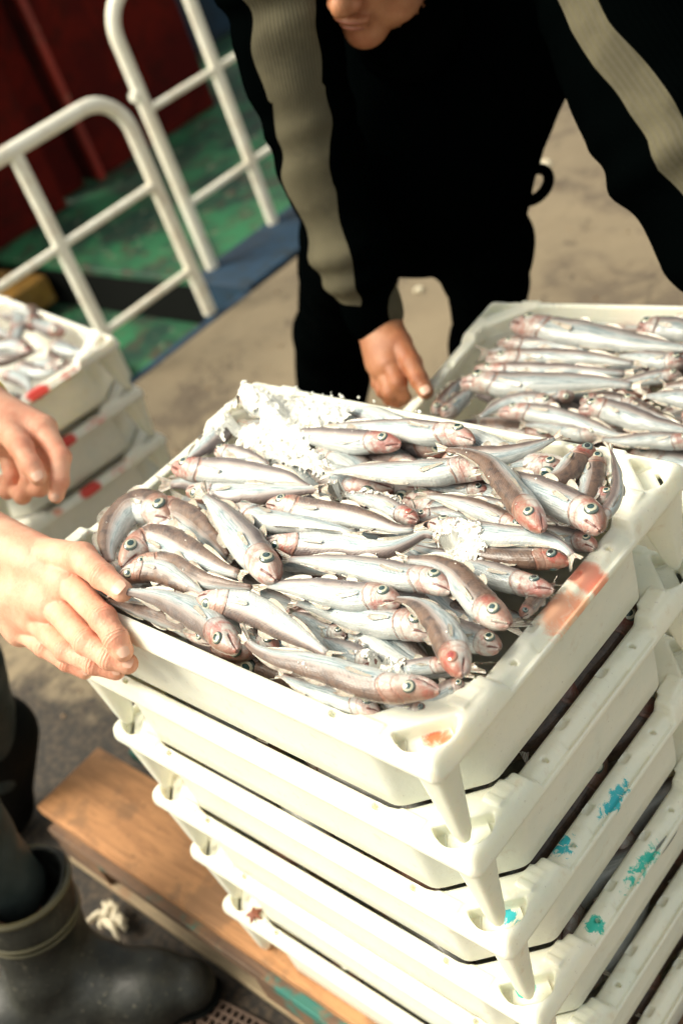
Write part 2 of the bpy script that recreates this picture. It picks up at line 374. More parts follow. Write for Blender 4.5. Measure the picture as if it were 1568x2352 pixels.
def deck_mat(name, a, b, rust, amt, rough=.45, fleck=.55):
    k = NT(name); n1 = k.noise(3.5, 5, .65); n2 = k.noise(11, 6, .75, None, .8); n3 = k.noise(20, 5, .7)
    c = k.mix(k.step(n1, .40, .60), a, b); c = k.mix(k.math('MULTIPLY', k.step(n2, .50, .62), amt), c, rust)
    c = k.mix(k.math('MULTIPLY', k.step(n3, .60, .70), fleck), c, (.30, .32, .22)); k.bump(n2, .4, .006)
    return k.set(Base_Color=c, Roughness=rough)
M['deck'] = deck_mat('green_deck_paint', (.003, .030, .018), (.016, .125, .050), (.045, .028, .018), .9, .6, .8)
M['blue'] = deck_mat('blue_hull_paint', (.0008, .013, .032), (.0015, .026, .060), (.004, .010, .014), .8, .75, .12)
M['red'] = deck_mat('red_painted_steel', (.10, .006, .003), (.06, .004, .003), (.02, .005, .003), .5, .85, 0.0); M['red'].node_tree.nodes['Principled BSDF'].inputs['Specular IOR Level'].default_value = .1
M['redb'] = deck_mat('bright_red_edge', (.30, .02, .01), (.20, .014, .008), (.03, .006, .004), .3)
M['ochre'] = deck_mat('ochre_steel', (.30, .16, .03), (.20, .10, .02), (.05, .03, .01), .5)
M['rail'] = deck_mat('white_railing_paint', (.88, .85, .74), (.82, .77, .64), (.34, .17, .06), .22, .45, 0.0)
def wood_mat(name, a, b, paint=None, amt=.5):
    k = NT(name); co = k.coord(); mp = k.n('Mapping', {0: co, 3: (1.5, 14, 14)}).outputs[0]
    n = k.noise(6, 5, .6, mp, .8); n2 = k.noise(9, 5, .65); c = k.mix(k.step(n, .35, .68), a, b)
    c = k.mix(k.math('MULTIPLY', k.step(n2, .48, .60), .7), c, (.24, .13, .065)); c = k.mix(k.math('MULTIPLY', k.step(k.noise(60, 4, .7), .60, .70), .5), c, (.10, .06, .035))
    if paint: c = k.mix(k.math('MULTIPLY', k.step(k.noise(5, 5, .7), .52, .60), amt), c, paint)
    k.bump(n, .5, .004); return k.set(Base_Color=c, Roughness=.7)
M['plank'] = wood_mat('orange_plank', (.55, .27, .115), (.38, .18, .075))
M['oldwood'] = wood_mat('old_painted_wood', (.17, .10, .06), (.09, .055, .035), (.015, .17, .14), .9)
M['palewood'] = wood_mat('pale_wood', (.33, .25, .15), (.24, .18, .11))
M['grate'] = NT('brown_grating').set(Base_Color=(.085, .052, .036, 1), Roughness=.55)
M['foam'] = cloth('squashed_fish_flesh', (.66, .60, .46), (.5, .44, .32), rough=.5)

# ------------------------------------------------------------------ setting
g = MB(); g.box((-2.45, -12, -1.9), (14, 14, -.86)); o = g.build('quay', M['ground'], smooth=False); tag(o, kind='structure')
g = MB(); g.box((-40, -30, -2.3), (-2.62, 40, -2.2)); o = g.build('water', deck_mat('dark_water', (.005, .03, .03), (.008, .04, .04), (.01, .05, .05), .3, .1), smooth=False); tag(o, kind='structure')

ship = thing('fishing_boat', 'moored fishing boat with green deck and blue painted edge alongside the quay', 'boat', (-3.5, 1.5, -1.9))
SL = Vector((3.5, -1.5, 1.9))
def sbox(name, mat, *boxes, bev=0.004):
    b = MB()
    for lo, hi in boxes: b.box(tuple(Vector(lo) + SL), tuple(Vector(hi) + SL), bev=bev)
    return b.build(name, mat, ship)
sbox('deck', M['deck'], ((-9, 1.84, -1.2), (-2.80, 12, -.872)))
sbox('lower_deck', M['deck'], ((-9, -10, -1.5), (-2.52, 1.836, -1.06)), ((-3.4, 1.2, -1.059), (-2.9, 1.5, -1.0)))
sbox('step_shadow_strip', M['sole'], ((-9, 1.8365, -1.10), (-2.80, 1.8395, -.90)))  # near-black strip added to paint the band of shadow along the deck step
sbox('gunwale', M['blue'], ((-2.796, 1.80, -1.5), (-2.475, 12, -.850)), ((-2.515, -10, -1.5), (-2.475, 1.796, -.870)))
sbox('hull', M['blue'], ((-9.02, -10, -2.15), (-2.50, 12, -1.504)), bev=.01)
sbox('winch_housing', M['red'], ((-5.2, 2.56, -.868), (-4.30, 3.36, 1.2)))
sbox('winch_frame', M['red'], ((-4.9, 1.3, -1.016), (-4.16, 1.78, 1.0)), ((-4.30, 1.83, -.868), (-4.22, 2.30, .9)), ((-4.7, 2.36, -.868), (-4.34, 2.50, 1.0)))
sbox('red_edge_bar', M['redb'], ((-4.296, 2.54, -.868), (-4.262, 2.575, 1.2)), ((-4.25, 2.10, -.3), (-4.17, 2.16, 1.0)), ((-4.28, 1.80, .10), (-4.15, 2.52, .2)))
sbox('ochre_bracket', M['ochre'], ((-4.3, 1.45, -1.016), (-3.75, 1.80, -.90)))
sbox('blue_locker', M['blue'], ((-6.2, 3.6, -.868), (-5.3, 4.6, 1.2)))

def curve_pts(a, b, c, r, n=8):
    """corner at b, rounded with radius r"""
    a, b, c = Vector(a), Vector(b), Vector(c); u = (a - b).normalized(); v = (c - b).normalized()
    out = []
    for i in range(n + 1):
        t = i/n; p0 = b + u*r; p2 = b + v*r; ang = math.pi/2*t
        out.append(b + u*r*(1 - math.sin(ang)) + v*r*(1 - math.cos(ang)))
    return out
def railing(x, y0, y1, ys, ztop, zfoot, rails, label, tilt=0):
    r = thing('railing', label, 'railing', (x, (y0+y1)/2, zfoot), 0, 'white tube railings on the boat edge'); off = Vector((x, (y0+y1)/2, zfoot))
    def L(p): return Vector(p) - off
    f = MB(); A = L((x, y0, zfoot)); B = L((x, y0, ztop)); Cc = L((x, y1, ztop)); Dd = L((x, y1, zfoot))
    f.tube([A] + curve_pts(A, B, Cc, .13) + curve_pts(B, Cc, Dd, .13) + [Dd], .0225, 14); f.build('frame', M['rail'], r)
    for y in ys:
        b = MB(); b.tube([L((x, y, zfoot)), L((x, y, ztop - .012))], .021, 12); b.build('post', M['rail'], r)
    for z in rails:
        b = MB(); b.tube([L((x, y0, z)), L((x, y1, z))], .0125, 10); b.build('crossbar', M['rail'], r)
    for y, z in ((y0 + .0, ztop - .30),):
        b = MB(); b.tube([L((x + .0, y - .016, z)), L((x + .0, y - .035, z))], .016, 8); b.build('hinge_lug', M['rail'], r)
railing(-2.52, 1.652, .74, [1.262], -.105, -.862, [-.404, -.70], 'lower white tube railing with one rounded corner, nearer the fish crates')
railing(-2.76, 1.895, 3.1, [2.222, 2.66], .085, -.852, [-.275, -.613], 'taller white tube railing behind the sleeve of the man in black')

# ------------------------------------------------------------------ crates
CL, CW, CP = 0.60, 0.40, 0.122
def rim_sdf(P):
    x, y, z = P[..., 0], P[..., 1], P[..., 2]
    dx = .3 - np.abs(x + .3); dy = .2 - np.abs(y - .2)
    qx, qy = .010 - dx, .010 - dy
    outer = np.hypot(np.maximum(qx, 0), np.maximum(qy, 0)) + np.minimum(np.maximum(qx, qy), 0) - .010
    op = smax(smax(.026 - dx, .0155 - dy, .006), (.107 - (dx + dy))*.7071, .012)
    d = np.maximum(outer, -op)
    endmid = sstep(.094, .101, dy)*(dx < .06)
    d = smax(d, z + .009*endmid, .004)
    sl = ((.0075 - dy)*.012 + z*.0075)/.01415
    d = smax(d, sl, .006)
    k1 = sstep(.104, .096, dy)*.03
    s2 = ((.013 - dx)*.012 + (z + .009)*.009)/.015 - k1 - .002*sstep(.150, .145, dy)
    d = smax(d, s2, .003)
    s3 = ((.007 - dx)*.012 + z*.007)/.0139
    d = smax(d, s3, .006)
    lip = np.maximum(np.maximum(outer, -(outer + .0035)), np.maximum(z + .0165, -(z + .024)))
    d = np.minimum(d, lip)
    d = np.maximum(d, -(z + .024))
    # the stacking pocket of every corner
    p = (dx + dy)*.7071; q = (dx - dy)*.7071
    hole = smax(p - .049, np.hypot(p - .049, q) - .027, .003); hole = np.maximum(hole, -(z + .015))
    d = smax(d, -hole, .003)
    slot = np.maximum(np.maximum(np.abs(p - .0285) - .0022, np.abs(q) - .012), -(z + .03)); d = np.maximum(d, -slot)
    # steps beside the corner, plateau on the long side
    for a0, a1, hh in ((.058, .066, .0035), (.066, .075, .0022), (.075, .084, .0012)):
        s = np.maximum(np.maximum(a0 - dy, dy - a1), np.maximum(.012 - dx, dx - .030)); s = np.maximum(s, np.maximum(z - hh, -(z + .01))); d = smin(d, s, .0015)
    s = np.maximum(np.maximum(.060 - dx, dx - .090), np.maximum(.0065 - dy, dy - .0190)); s = np.maximum(s, np.maximum(z - .0018, -(z + .01))); d = smin(d, s, .0015)
    # small square holes, notch of the short side
    s = np.maximum(np.maximum(np.abs(dx - .114) - .0045, np.abs(dy - .0105) - .0026), -(z + .008)); d = np.maximum(d, -s)
    s = np.maximum(np.maximum(np.abs(dy - .166) - .006, np.abs(dx - .0205) - .0035), -(z + .014)); d = np.maximum(d, -s)
    s = np.maximum(np.hypot(dy - .125, dx - .013) - .003, -(z + .016)); d = np.maximum(d, -s)
    return d
V, Fq = nets(rim_sdf, (-.605, -.005, -.028), (.005, .405, .008), .0019)
rim_me = arr_mesh('rim', V, Fq)

def rloop(pts, r, seg=5):
    out = []; n = len(pts)
    for i in range(n):
        a, b, c = np.array(pts[i-1]), np.array(pts[i]), np.array(pts[(i+1) % n])
        u = (a-b)/np.linalg.norm(a-b); v = (c-b)/np.linalg.norm(c-b)
        p0, p2 = b + u*r, b + v*r
        for k in range(seg):
            t = k/(seg-1); out.append((1-t)**2*p0 + 2*t*(1-t)*b + t*t*p2)
    return np.array(out)
def oct_loop(ix, iy, ch, r):
    P = [(ch - iy, iy), (CL - ch + iy, iy), (CL - ix, ch - ix), (CL - ix, CW - ch + ix), (CL - ch + iy, CW - iy), (ch - iy, CW - iy), (ix, CW - ch + ix), (ix, ch - ix)]
    L = rloop(P, r); L[:, 0] -= CL; return L
def make_tray():
    rings = [(.0165, .0125, .104, -.020), (.0175, .0130, .104, -.050), (.0245, .0145, .104, -.095), (.0275, .0152, .105, -.1165), (.031, .019, .108, -.1198), (.06, .05, .13, -.1202)]
    inner = [(.060, .05, .13, -.1165), (.036, .024, .110, -.1160), (.0310, .0195, .108, -.111), (.0280, .0180, .108, -.095), (.0215, .0165, .108, -.050), (.0205, .0160, .108, -.020)]
    allr = rings + inner; V = []; Fc = []; n = 40
    for ix, iy, ch, z in allr:
        L = oct_loop(ix, iy, ch, .008)
        for p in L: V.append((p[0], p[1], z))
    R_ = len(allr)
    for i in range(R_):
        if i == 5: continue
        j = (i + 1) % R_
        for k in range(n): Fc.append((i*n + k, i*n + (k+1) % n, j*n + (k+1) % n, j*n + k))
    Fc.append(tuple(5*n + k for k in range(n))); Fc.append(tuple(6*n + k for k in range(n-1, -1, -1)))
    me = bpy.data.meshes.new('tray'); me.from_pydata(V, [], Fc); me.update()
    me.polygons.foreach_set('use_smooth', [True]*len(me.polygons)); me.set_sharp_from_angle(angle=math.radians(60))
    return me
tray_me = make_tray()
def make_leg(sx, sy):
    top = rloop([(.0035, .0035), (.034, .0035), (.062, .040), (.040, .062), (.0035, .034)], .008, 4)
    cx, cy = .0225, .0205; n = len(top); V = []; Fc = []
    for i in range(12):
        t = i/11; z = -.012 - .110*t; tt = t**.85
        for k, p in enumerate(top):
            a = math.atan2(p[1] - .026, p[0] - .026); r = .0085 if i < 11 else .005
            if i == 10: r = .0080
            q = (cx + r*math.cos(a), cy + r*math.sin(a)); u = p[0]*(1-tt) + q[0]*tt; v = p[1]*(1-tt) + q[1]*tt
            V.append((-u if sx else -CL + u, v if sy else CW - v, z if i < 11 else -.1238))
    for i in range(11):
        for k in range(n):
            f = (i*n + k, i*n + (k+1) % n, (i+1)*n + (k+1) % n, (i+1)*n + k)
            Fc.append(f if sx != sy else f[::-1])
    last = tuple(11*n + k for k in range(n)); Fc.append(last if sx != sy else last[::-1])
    me = bpy.data.meshes.new('leg'); me.from_pydata(V, [], Fc); me.update()
    me.polygons.foreach_set('use_smooth', [True]*len(me.polygons)); me.set_sharp_from_angle(angle=math.radians(50)); return me
leg_me = [make_leg(a, b) for a in (0, 1) for b in (0, 1)]
for me in [rim_me, tray_me] + leg_me: me.materials.append(M['crate'])

def crate(loc, rz, label, group, mat='crate'):
    r = thing('fish_crate', label, 'crate', loc, rz, group)
    for nm, me in [('tray', tray_me), ('rim', rim_me)] + [('leg', l) for l in leg_me]:
        o = link(bpy.data.objects.new(nm, me), r)
        if mat != 'crate' and nm != 'leg':
            o.material_slots[0].link = 'OBJECT'; o.material_slots[0].material = M[mat]
    return r
ordw = ['topmost', 'second from the top', 'third from the top', 'fourth from the top', 'fifth from the top', 'lowest']
note = [', orange paint on its rim', ', unpainted rim', ', teal paint smears', ', green paint smears', ', plain rim', ', on the wooden pallet']
mats = ['crate_orange', 'crate', 'crate_teal', 'crate_green', 'crate', 'crate']
jit = [(0, 0, 0), (.000, .000, 0), (.000, .000, .0), (.001, -.001, .002), (-.001, .001, -.002), (0, 0, .001)]
for i in range(6):
    crate((jit[i][0], jit[i][1], -CP*i), jit[i][2], 'white fish crate, %s of the front stack%s' % (ordw[i], note[i]), 'crates of the front stack', mats[i])
# right stack
R2 = math.radians(7.0); c2, s2_ = math.cos(R2), math.sin(R2)
FL2 = Vector((-.587, .845, 0))
O2 = FL2 + Vector((c2*.6 + s2_*.4, s2_*.6 - c2*.4, 0))
for i in range(5):
    crate((O2.x, O2.y, -.15 - CP*i), R2, 'white fish crate, %s of the stack behind, beside the man in black' % ordw[i], 'crates of the stack behind')
# left stack
R3 = math.radians(-8.0); c3, s3_ = math.cos(R3), math.sin(R3)
FR3 = Vector((-1.477, .731, 0)); O3 = FR3 + Vector((s3_*.4, -c3*.4, 0))
for i in range(5):
    crate((O3.x, O3.y, -.25 - CP*i), R3, 'white fish crate, %s of the blurred left stack%s' % (ordw[i], ('', ', red mark', ', larger red mark', '', '')[i]), 'crates of the left stack', 'crate_red')

# ------------------------------------------------------------------ fish
FISH_A=[
([(-0.209,0.350),(-0.238,0.355),(-0.266,0.350),(-0.301,0.346),(-0.344,0.336),(-0.389,0.327),(-0.430,0.321)],0.0240,-1,0.012,-10,0.1,0.6,'pale fish with a pink snout lying along the far side rim'),
([(-0.287,0.324),(-0.315,0.320),(-0.349,0.312),(-0.388,0.308),(-0.428,0.303),(-0.474,0.298)],0.0225,-1,0.012,10,0.15,0.9,'fish half buried in ice with a ringed eye and blood red throat'),
([(-0.155,0.306),(-0.183,0.303),(-0.209,0.290),(-0.236,0.280),(-0.268,0.272),(-0.308,0.262),(-0.342,0.247)],0.0254,-1,0.018,-25,0,0.6,'long pale fish below the ice heap, its snout crossed by a brown fish'),
([(-0.039,0.228),(-0.064,0.245),(-0.094,0.264),(-0.116,0.278),(-0.139,0.293),(-0.169,0.302),(-0.196,0.302),(-0.218,0.296)],0.0231,1,0.040,15,0.8,0.7,'brown fish draped over the others in an S bend, head down'),
([(-0.225,0.313),(-0.209,0.325),(-0.189,0.332),(-0.168,0.340),(-0.150,0.356),(-0.139,0.370),(-0.126,0.392)],0.0208,1,0.010,0,0.35,0.1,'fish whose forked tail rises against the far rim'),
([(-0.003,0.258),(-0.023,0.272),(-0.046,0.279),(-0.072,0.285),(-0.099,0.291),(-0.122,0.295),(-0.146,0.301),(-0.169,0.299)],0.0277,-1,0.026,5,0.25,0.7,'plump silver fish with its big eye close to the right rim'),
([(-0.110,0.358),(-0.125,0.352),(-0.144,0.348),(-0.161,0.336),(-0.183,0.318),(-0.206,0.301)],0.0191,-1,-0.002,0,0.2,0.6,'fish under the raised forked tail, only its head showing'),
([(-0.091,0.383),(-0.093,0.360),(-0.093,0.335),(-0.102,0.319),(-0.112,0.303),(-0.125,0.287)],0.0236,1,0.006,30,0.8,1,'dark red headed fish pointing its mouth up the far right corner'),
([(-0.082,0.379),(-0.078,0.362),(-0.067,0.339),(-0.059,0.313),(-0.066,0.293)],0.0209,1,0.000,25,0.7,0.9,'fish with a wrinkled red snout jammed in the far right corner'),
([(-0.040,0.333),(-0.049,0.331),(-0.063,0.331),(-0.078,0.330),(-0.100,0.325)],0.0160,-1,-0.004,0,0.3,0.8,'small pink head beside the thin tail at the right rim'),
([(-0.015,0.252),(-0.012,0.264),(-0.011,0.279),(-0.013,0.297),(-0.019,0.313),(-0.030,0.331),(-0.045,0.351),(-0.062,0.370)],0.0110,1,0.026,20,0.3,0.1,'thin grey tail standing up against the right rim'),
([(-0.020,0.266),(-0.030,0.270),(-0.048,0.270),(-0.069,0.269),(-0.099,0.267),(-0.126,0.259)],0.0168,-1,-0.006,0,0.3,0.6,'fish whose head is cut by the right rim below the plump one'),
([(-0.036,0.283),(-0.055,0.286),(-0.077,0.287),(-0.097,0.287),(-0.121,0.287)],0.0177,-1,-0.008,20,0.9,0.5,'dark fish in shadow between two heads near the right rim'),
([(-0.164,0.218),(-0.136,0.219),(-0.107,0.222),(-0.080,0.228),(-0.054,0.234),(-0.031,0.234),(-0.014,0.227),(-0.001,0.215)],0.0212,1,0.022,-20,0,0.2,'white fish coming out of the ice patch with its tail curled down'),
([(-0.019,0.229),(-0.035,0.228),(-0.052,0.222),(-0.075,0.215),(-0.100,0.212),(-0.124,0.210),(-0.145,0.210),(-0.166,0.215)],0.0200,1,0.010,40,0.7,1,'brown fish with a red cheek and dark eye under the curled tail'),
([(-0.014,0.195),(-0.034,0.193),(-0.060,0.193),(-0.087,0.193),(-0.113,0.194),(-0.141,0.197),(-0.167,0.198),(-0.187,0.198)],0.0198,-1,0.008,-10,0.2,1,'silver fish with a red gill ending in the shadow by the right rim'),
([(-0.005,0.127),(-0.030,0.134),(-0.058,0.147),(-0.084,0.159),(-0.110,0.164),(-0.134,0.161),(-0.153,0.153)],0.0231,-1,0.034,25,0.7,1,'brown backed fish with small bared teeth, head toward the near right'),
([(-0.077,0.142),(-0.103,0.146),(-0.129,0.141),(-0.165,0.137),(-0.195,0.133),(-0.226,0.127),(-0.256,0.120),(-0.273,0.116)],0.0224,-1,0.032,-15,0,0.4,'long white fish with an oval eye in the middle of the crate'),
([(-0.113,0.116),(-0.136,0.114),(-0.159,0.106),(-0.191,0.100),(-0.221,0.094),(-0.246,0.088),(-0.268,0.084)],0.0231,-1,0.030,-5,0.05,0.9,'white fish with red pleated lips and a round green eye'),
([(-0.008,0.066),(-0.028,0.081),(-0.048,0.096),(-0.069,0.108),(-0.090,0.116),(-0.110,0.116),(-0.129,0.112)],0.0229,1,0.034,10,0.55,1,'fish bent downward with a blood filled eye'),
([(-0.021,0.123),(-0.044,0.125),(-0.065,0.126),(-0.087,0.131),(-0.114,0.138)],0.0198,-1,0.004,0,0.2,0.6,'head with a pale round eye wedged between two downward fish'),
([(-0.018,0.047),(-0.037,0.043),(-0.054,0.034),(-0.080,0.029),(-0.111,0.027),(-0.144,0.024),(-0.175,0.019),(-0.200,0.019),(-0.218,0.023),(-0.237,0.030)],0.0227,1,0.030,15,0.45,0.9,'longest tan fish curving along the near rim'),
([(-0.077,0.106),(-0.102,0.108),(-0.127,0.103),(-0.155,0.098),(-0.186,0.094),(-0.219,0.091),(-0.240,0.088)],0.0258,-1,0.014,-10,0.05,0.3,'pale body lying under the white fish with red lips'),
([(-0.303,0.043),(-0.284,0.045),(-0.262,0.050),(-0.232,0.052),(-0.195,0.048),(-0.161,0.044),(-0.134,0.039),(-0.112,0.035)],0.0240,-1,0.034,-10,0.35,0.5,'fish slanting from the large round head toward the near rim, tail free'),
([(-0.221,0.012),(-0.254,0.022),(-0.288,0.029),(-0.324,0.032),(-0.358,0.032),(-0.388,0.027),(-0.419,0.022)],0.0249,1,0.026,0,0.3,0.9,'fish with a huge ringed eye nearest the gripping hand'),
([(-0.276,0.024),(-0.301,0.026),(-0.345,0.028),(-0.386,0.025),(-0.428,0.021),(-0.457,0.019)],0.0161,-1,0.002,40,0.9,0.3,'brown fish squeezed against the near rim by the fingers'),
([(-0.447,0.128),(-0.483,0.135),(-0.506,0.130),(-0.513,0.113),(-0.502,0.087),(-0.477,0.061),(-0.447,0.044)],0.0340,-1,0.022,0,0.75,0.2,'strongly curved fish arching beside the thumb'),
([(-0.488,0.151),(-0.459,0.141),(-0.428,0.139),(-0.390,0.129),(-0.355,0.116),(-0.321,0.100)],0.0262,1,0.020,30,0.75,1,'dark red head at the top of the curved group'),
([(-0.241,0.090),(-0.273,0.104),(-0.307,0.118),(-0.342,0.132),(-0.377,0.146),(-0.412,0.158),(-0.439,0.166)],0.0294,-1,0.036,0,0.12,0.5,'pale fish lying head down across the left of the crate'),
([(-0.435,0.049),(-0.443,0.071),(-0.440,0.091),(-0.411,0.098),(-0.369,0.093),(-0.327,0.089),(-0.298,0.089),(-0.277,0.089)],0.0287,1,0.026,15,0.5,0.2,'bent fish with a tan back next to the strongly curved one'),
([(-0.430,0.048),(-0.419,0.068),(-0.390,0.077),(-0.356,0.074),(-0.328,0.072),(-0.300,0.076),(-0.278,0.082),(-0.256,0.082)],0.0181,1,0.022,30,0.8,0.2,'slim brown fish second from the thumb'),
([(-0.431,0.037),(-0.416,0.052),(-0.391,0.062),(-0.358,0.060),(-0.321,0.056),(-0.299,0.052)],0.0207,-1,0.022,10,0.6,0.1,'bent fish touching the tip of the thumb'),
([(-0.478,0.101),(-0.460,0.119),(-0.427,0.123),(-0.391,0.119),(-0.357,0.111)],0.0140,-1,0.016,-30,0,0.2,'narrow white belly between two bent fish'),
([(-0.525,0.199),(-0.493,0.203),(-0.454,0.212),(-0.406,0.220),(-0.361,0.225),(-0.326,0.221),(-0.301,0.224)],0.0266,1,0.022,0,0.15,0.8,'upper of two white fish just below the ice heap'),
([(-0.469,0.171),(-0.445,0.175),(-0.408,0.181),(-0.369,0.197),(-0.334,0.215),(-0.306,0.227),(-0.293,0.228)],0.0238,-1,0.022,-5,0.3,0.8,'lower of two white fish just below the ice heap'),
([(-0.384,0.162),(-0.355,0.161),(-0.319,0.162),(-0.285,0.169),(-0.252,0.175),(-0.219,0.179),(-0.205,0.181)],0.0255,1,0.026,-50,0,0.1,'overexposed white belly up fish left of centre'),
([(-0.354,0.185),(-0.328,0.191),(-0.289,0.193),(-0.256,0.199),(-0.221,0.201),(-0.189,0.201),(-0.169,0.210),(-0.159,0.221)],0.0227,1,0.022,5,0.45,0.8,'tan backed fish ending at the ice patch'),
([(-0.304,0.131),(-0.283,0.137),(-0.253,0.146),(-0.224,0.154),(-0.194,0.161),(-0.171,0.171),(-0.159,0.187),(-0.150,0.201),(-0.123,0.196)],0.0227,-1,0.028,0,0.3,1,'fish with a red snout and a tan underside at the crate centre'),
([(-0.189,0.228),(-0.209,0.231),(-0.237,0.237),(-0.268,0.239),(-0.304,0.236)],0.0181,-1,0.010,0,0.2,0.9,'small fish with a bloody eye pointing at the ice patch'),
([(-0.209,0.242),(-0.199,0.250),(-0.182,0.258),(-0.158,0.261),(-0.133,0.260)],0.0122,1,-0.002,0,0.2,0.6,'little head peeping out above the ice patch'),
([(-0.070,0.246),(-0.098,0.251),(-0.126,0.257),(-0.153,0.260),(-0.182,0.261),(-0.202,0.259),(-0.214,0.255)],0.0174,-1,0.014,5,0.45,0.3,'tan backed fish with a dark frayed tail near the ice patch'),
([(-0.162,0.302),(-0.180,0.299),(-0.204,0.293),(-0.229,0.283),(-0.248,0.272)],0.0151,-1,-0.004,0,0.4,0.6,'fish in shadow with a big dark eye under the brown S bend'),
([(-0.104,0.286),(-0.131,0.286),(-0.155,0.287),(-0.178,0.286),(-0.199,0.279)],0.0159,-1,-0.006,0,0.1,0.3,'silver body in shadow behind the brown S bend'),
([(-0.077,0.028),(-0.100,0.026),(-0.123,0.025),(-0.146,0.023),(-0.171,0.022),(-0.200,0.024)],0.0163,-1,-0.002,-20,0,0.3,'silver fish along the near rim under the longest fish'),
([(-0.041,0.047),(-0.059,0.044),(-0.077,0.041),(-0.097,0.040)],0.0124,-1,-0.004,0,0.9,0.6,'dark eyed head under the snout of the longest fish'),
([(-0.044,0.090),(-0.060,0.084),(-0.080,0.071),(-0.095,0.058),(-0.118,0.051)],0.0131,-1,0.006,0,0.1,0.3,'silver fish behind the head of the longest fish'),
([(-0.027,0.081),(-0.038,0.072),(-0.044,0.060),(-0.057,0.049)],0.0123,-1,0.000,0,0.4,0.8,'pink snout in the near corner of the crate'),
([(-0.206,0.040),(-0.237,0.046),(-0.270,0.051),(-0.306,0.053)],0.0176,-1,0.008,10,0.6,1,'fish showing raw red gills beside the huge eye'),
([(-0.253,0.052),(-0.222,0.049),(-0.196,0.051),(-0.169,0.053)],0.0157,1,0.002,0,0,0.2,'bluish flank glimpsed under the slanting fish'),
([(-0.158,0.081),(-0.184,0.081),(-0.212,0.084),(-0.237,0.085)],0.0136,-1,0.004,0,0.1,0.9,'red snout glimpsed between two pale bodies'),
([(-0.110,0.065),(-0.135,0.066),(-0.159,0.068),(-0.183,0.071)],0.0179,-1,0.004,0,0.1,0.5,'pale fish under the near ice patch'),
([(-0.028,0.164),(-0.029,0.178),(-0.027,0.201),(-0.023,0.214)],0.0112,1,0.000,20,1,0.4,'dark head pressed to the right rim'),
([(-0.552,0.344),(-0.515,0.331),(-0.484,0.321),(-0.446,0.306)],0.0246,1,0.018,0,0.2,1,'red mouthed head poking out of the ice in the far left corner'),
([(-0.528,0.296),(-0.523,0.274),(-0.522,0.250),(-0.525,0.229),(-0.527,0.208)],0.0212,1,0.016,0,0.2,1,'red tipped head at the left edge of the ice heap'),
([(-0.498,0.242),(-0.473,0.245),(-0.438,0.245),(-0.402,0.243)],0.0185,1,0.018,0,0.2,1,'red cheeked head below the left edge of the ice heap'),
([(-0.308,0.128),(-0.277,0.131),(-0.246,0.134),(-0.215,0.135)],0.0120,1,0.010,0,0.1,0.3,'slim tail end between two white fish'),
]
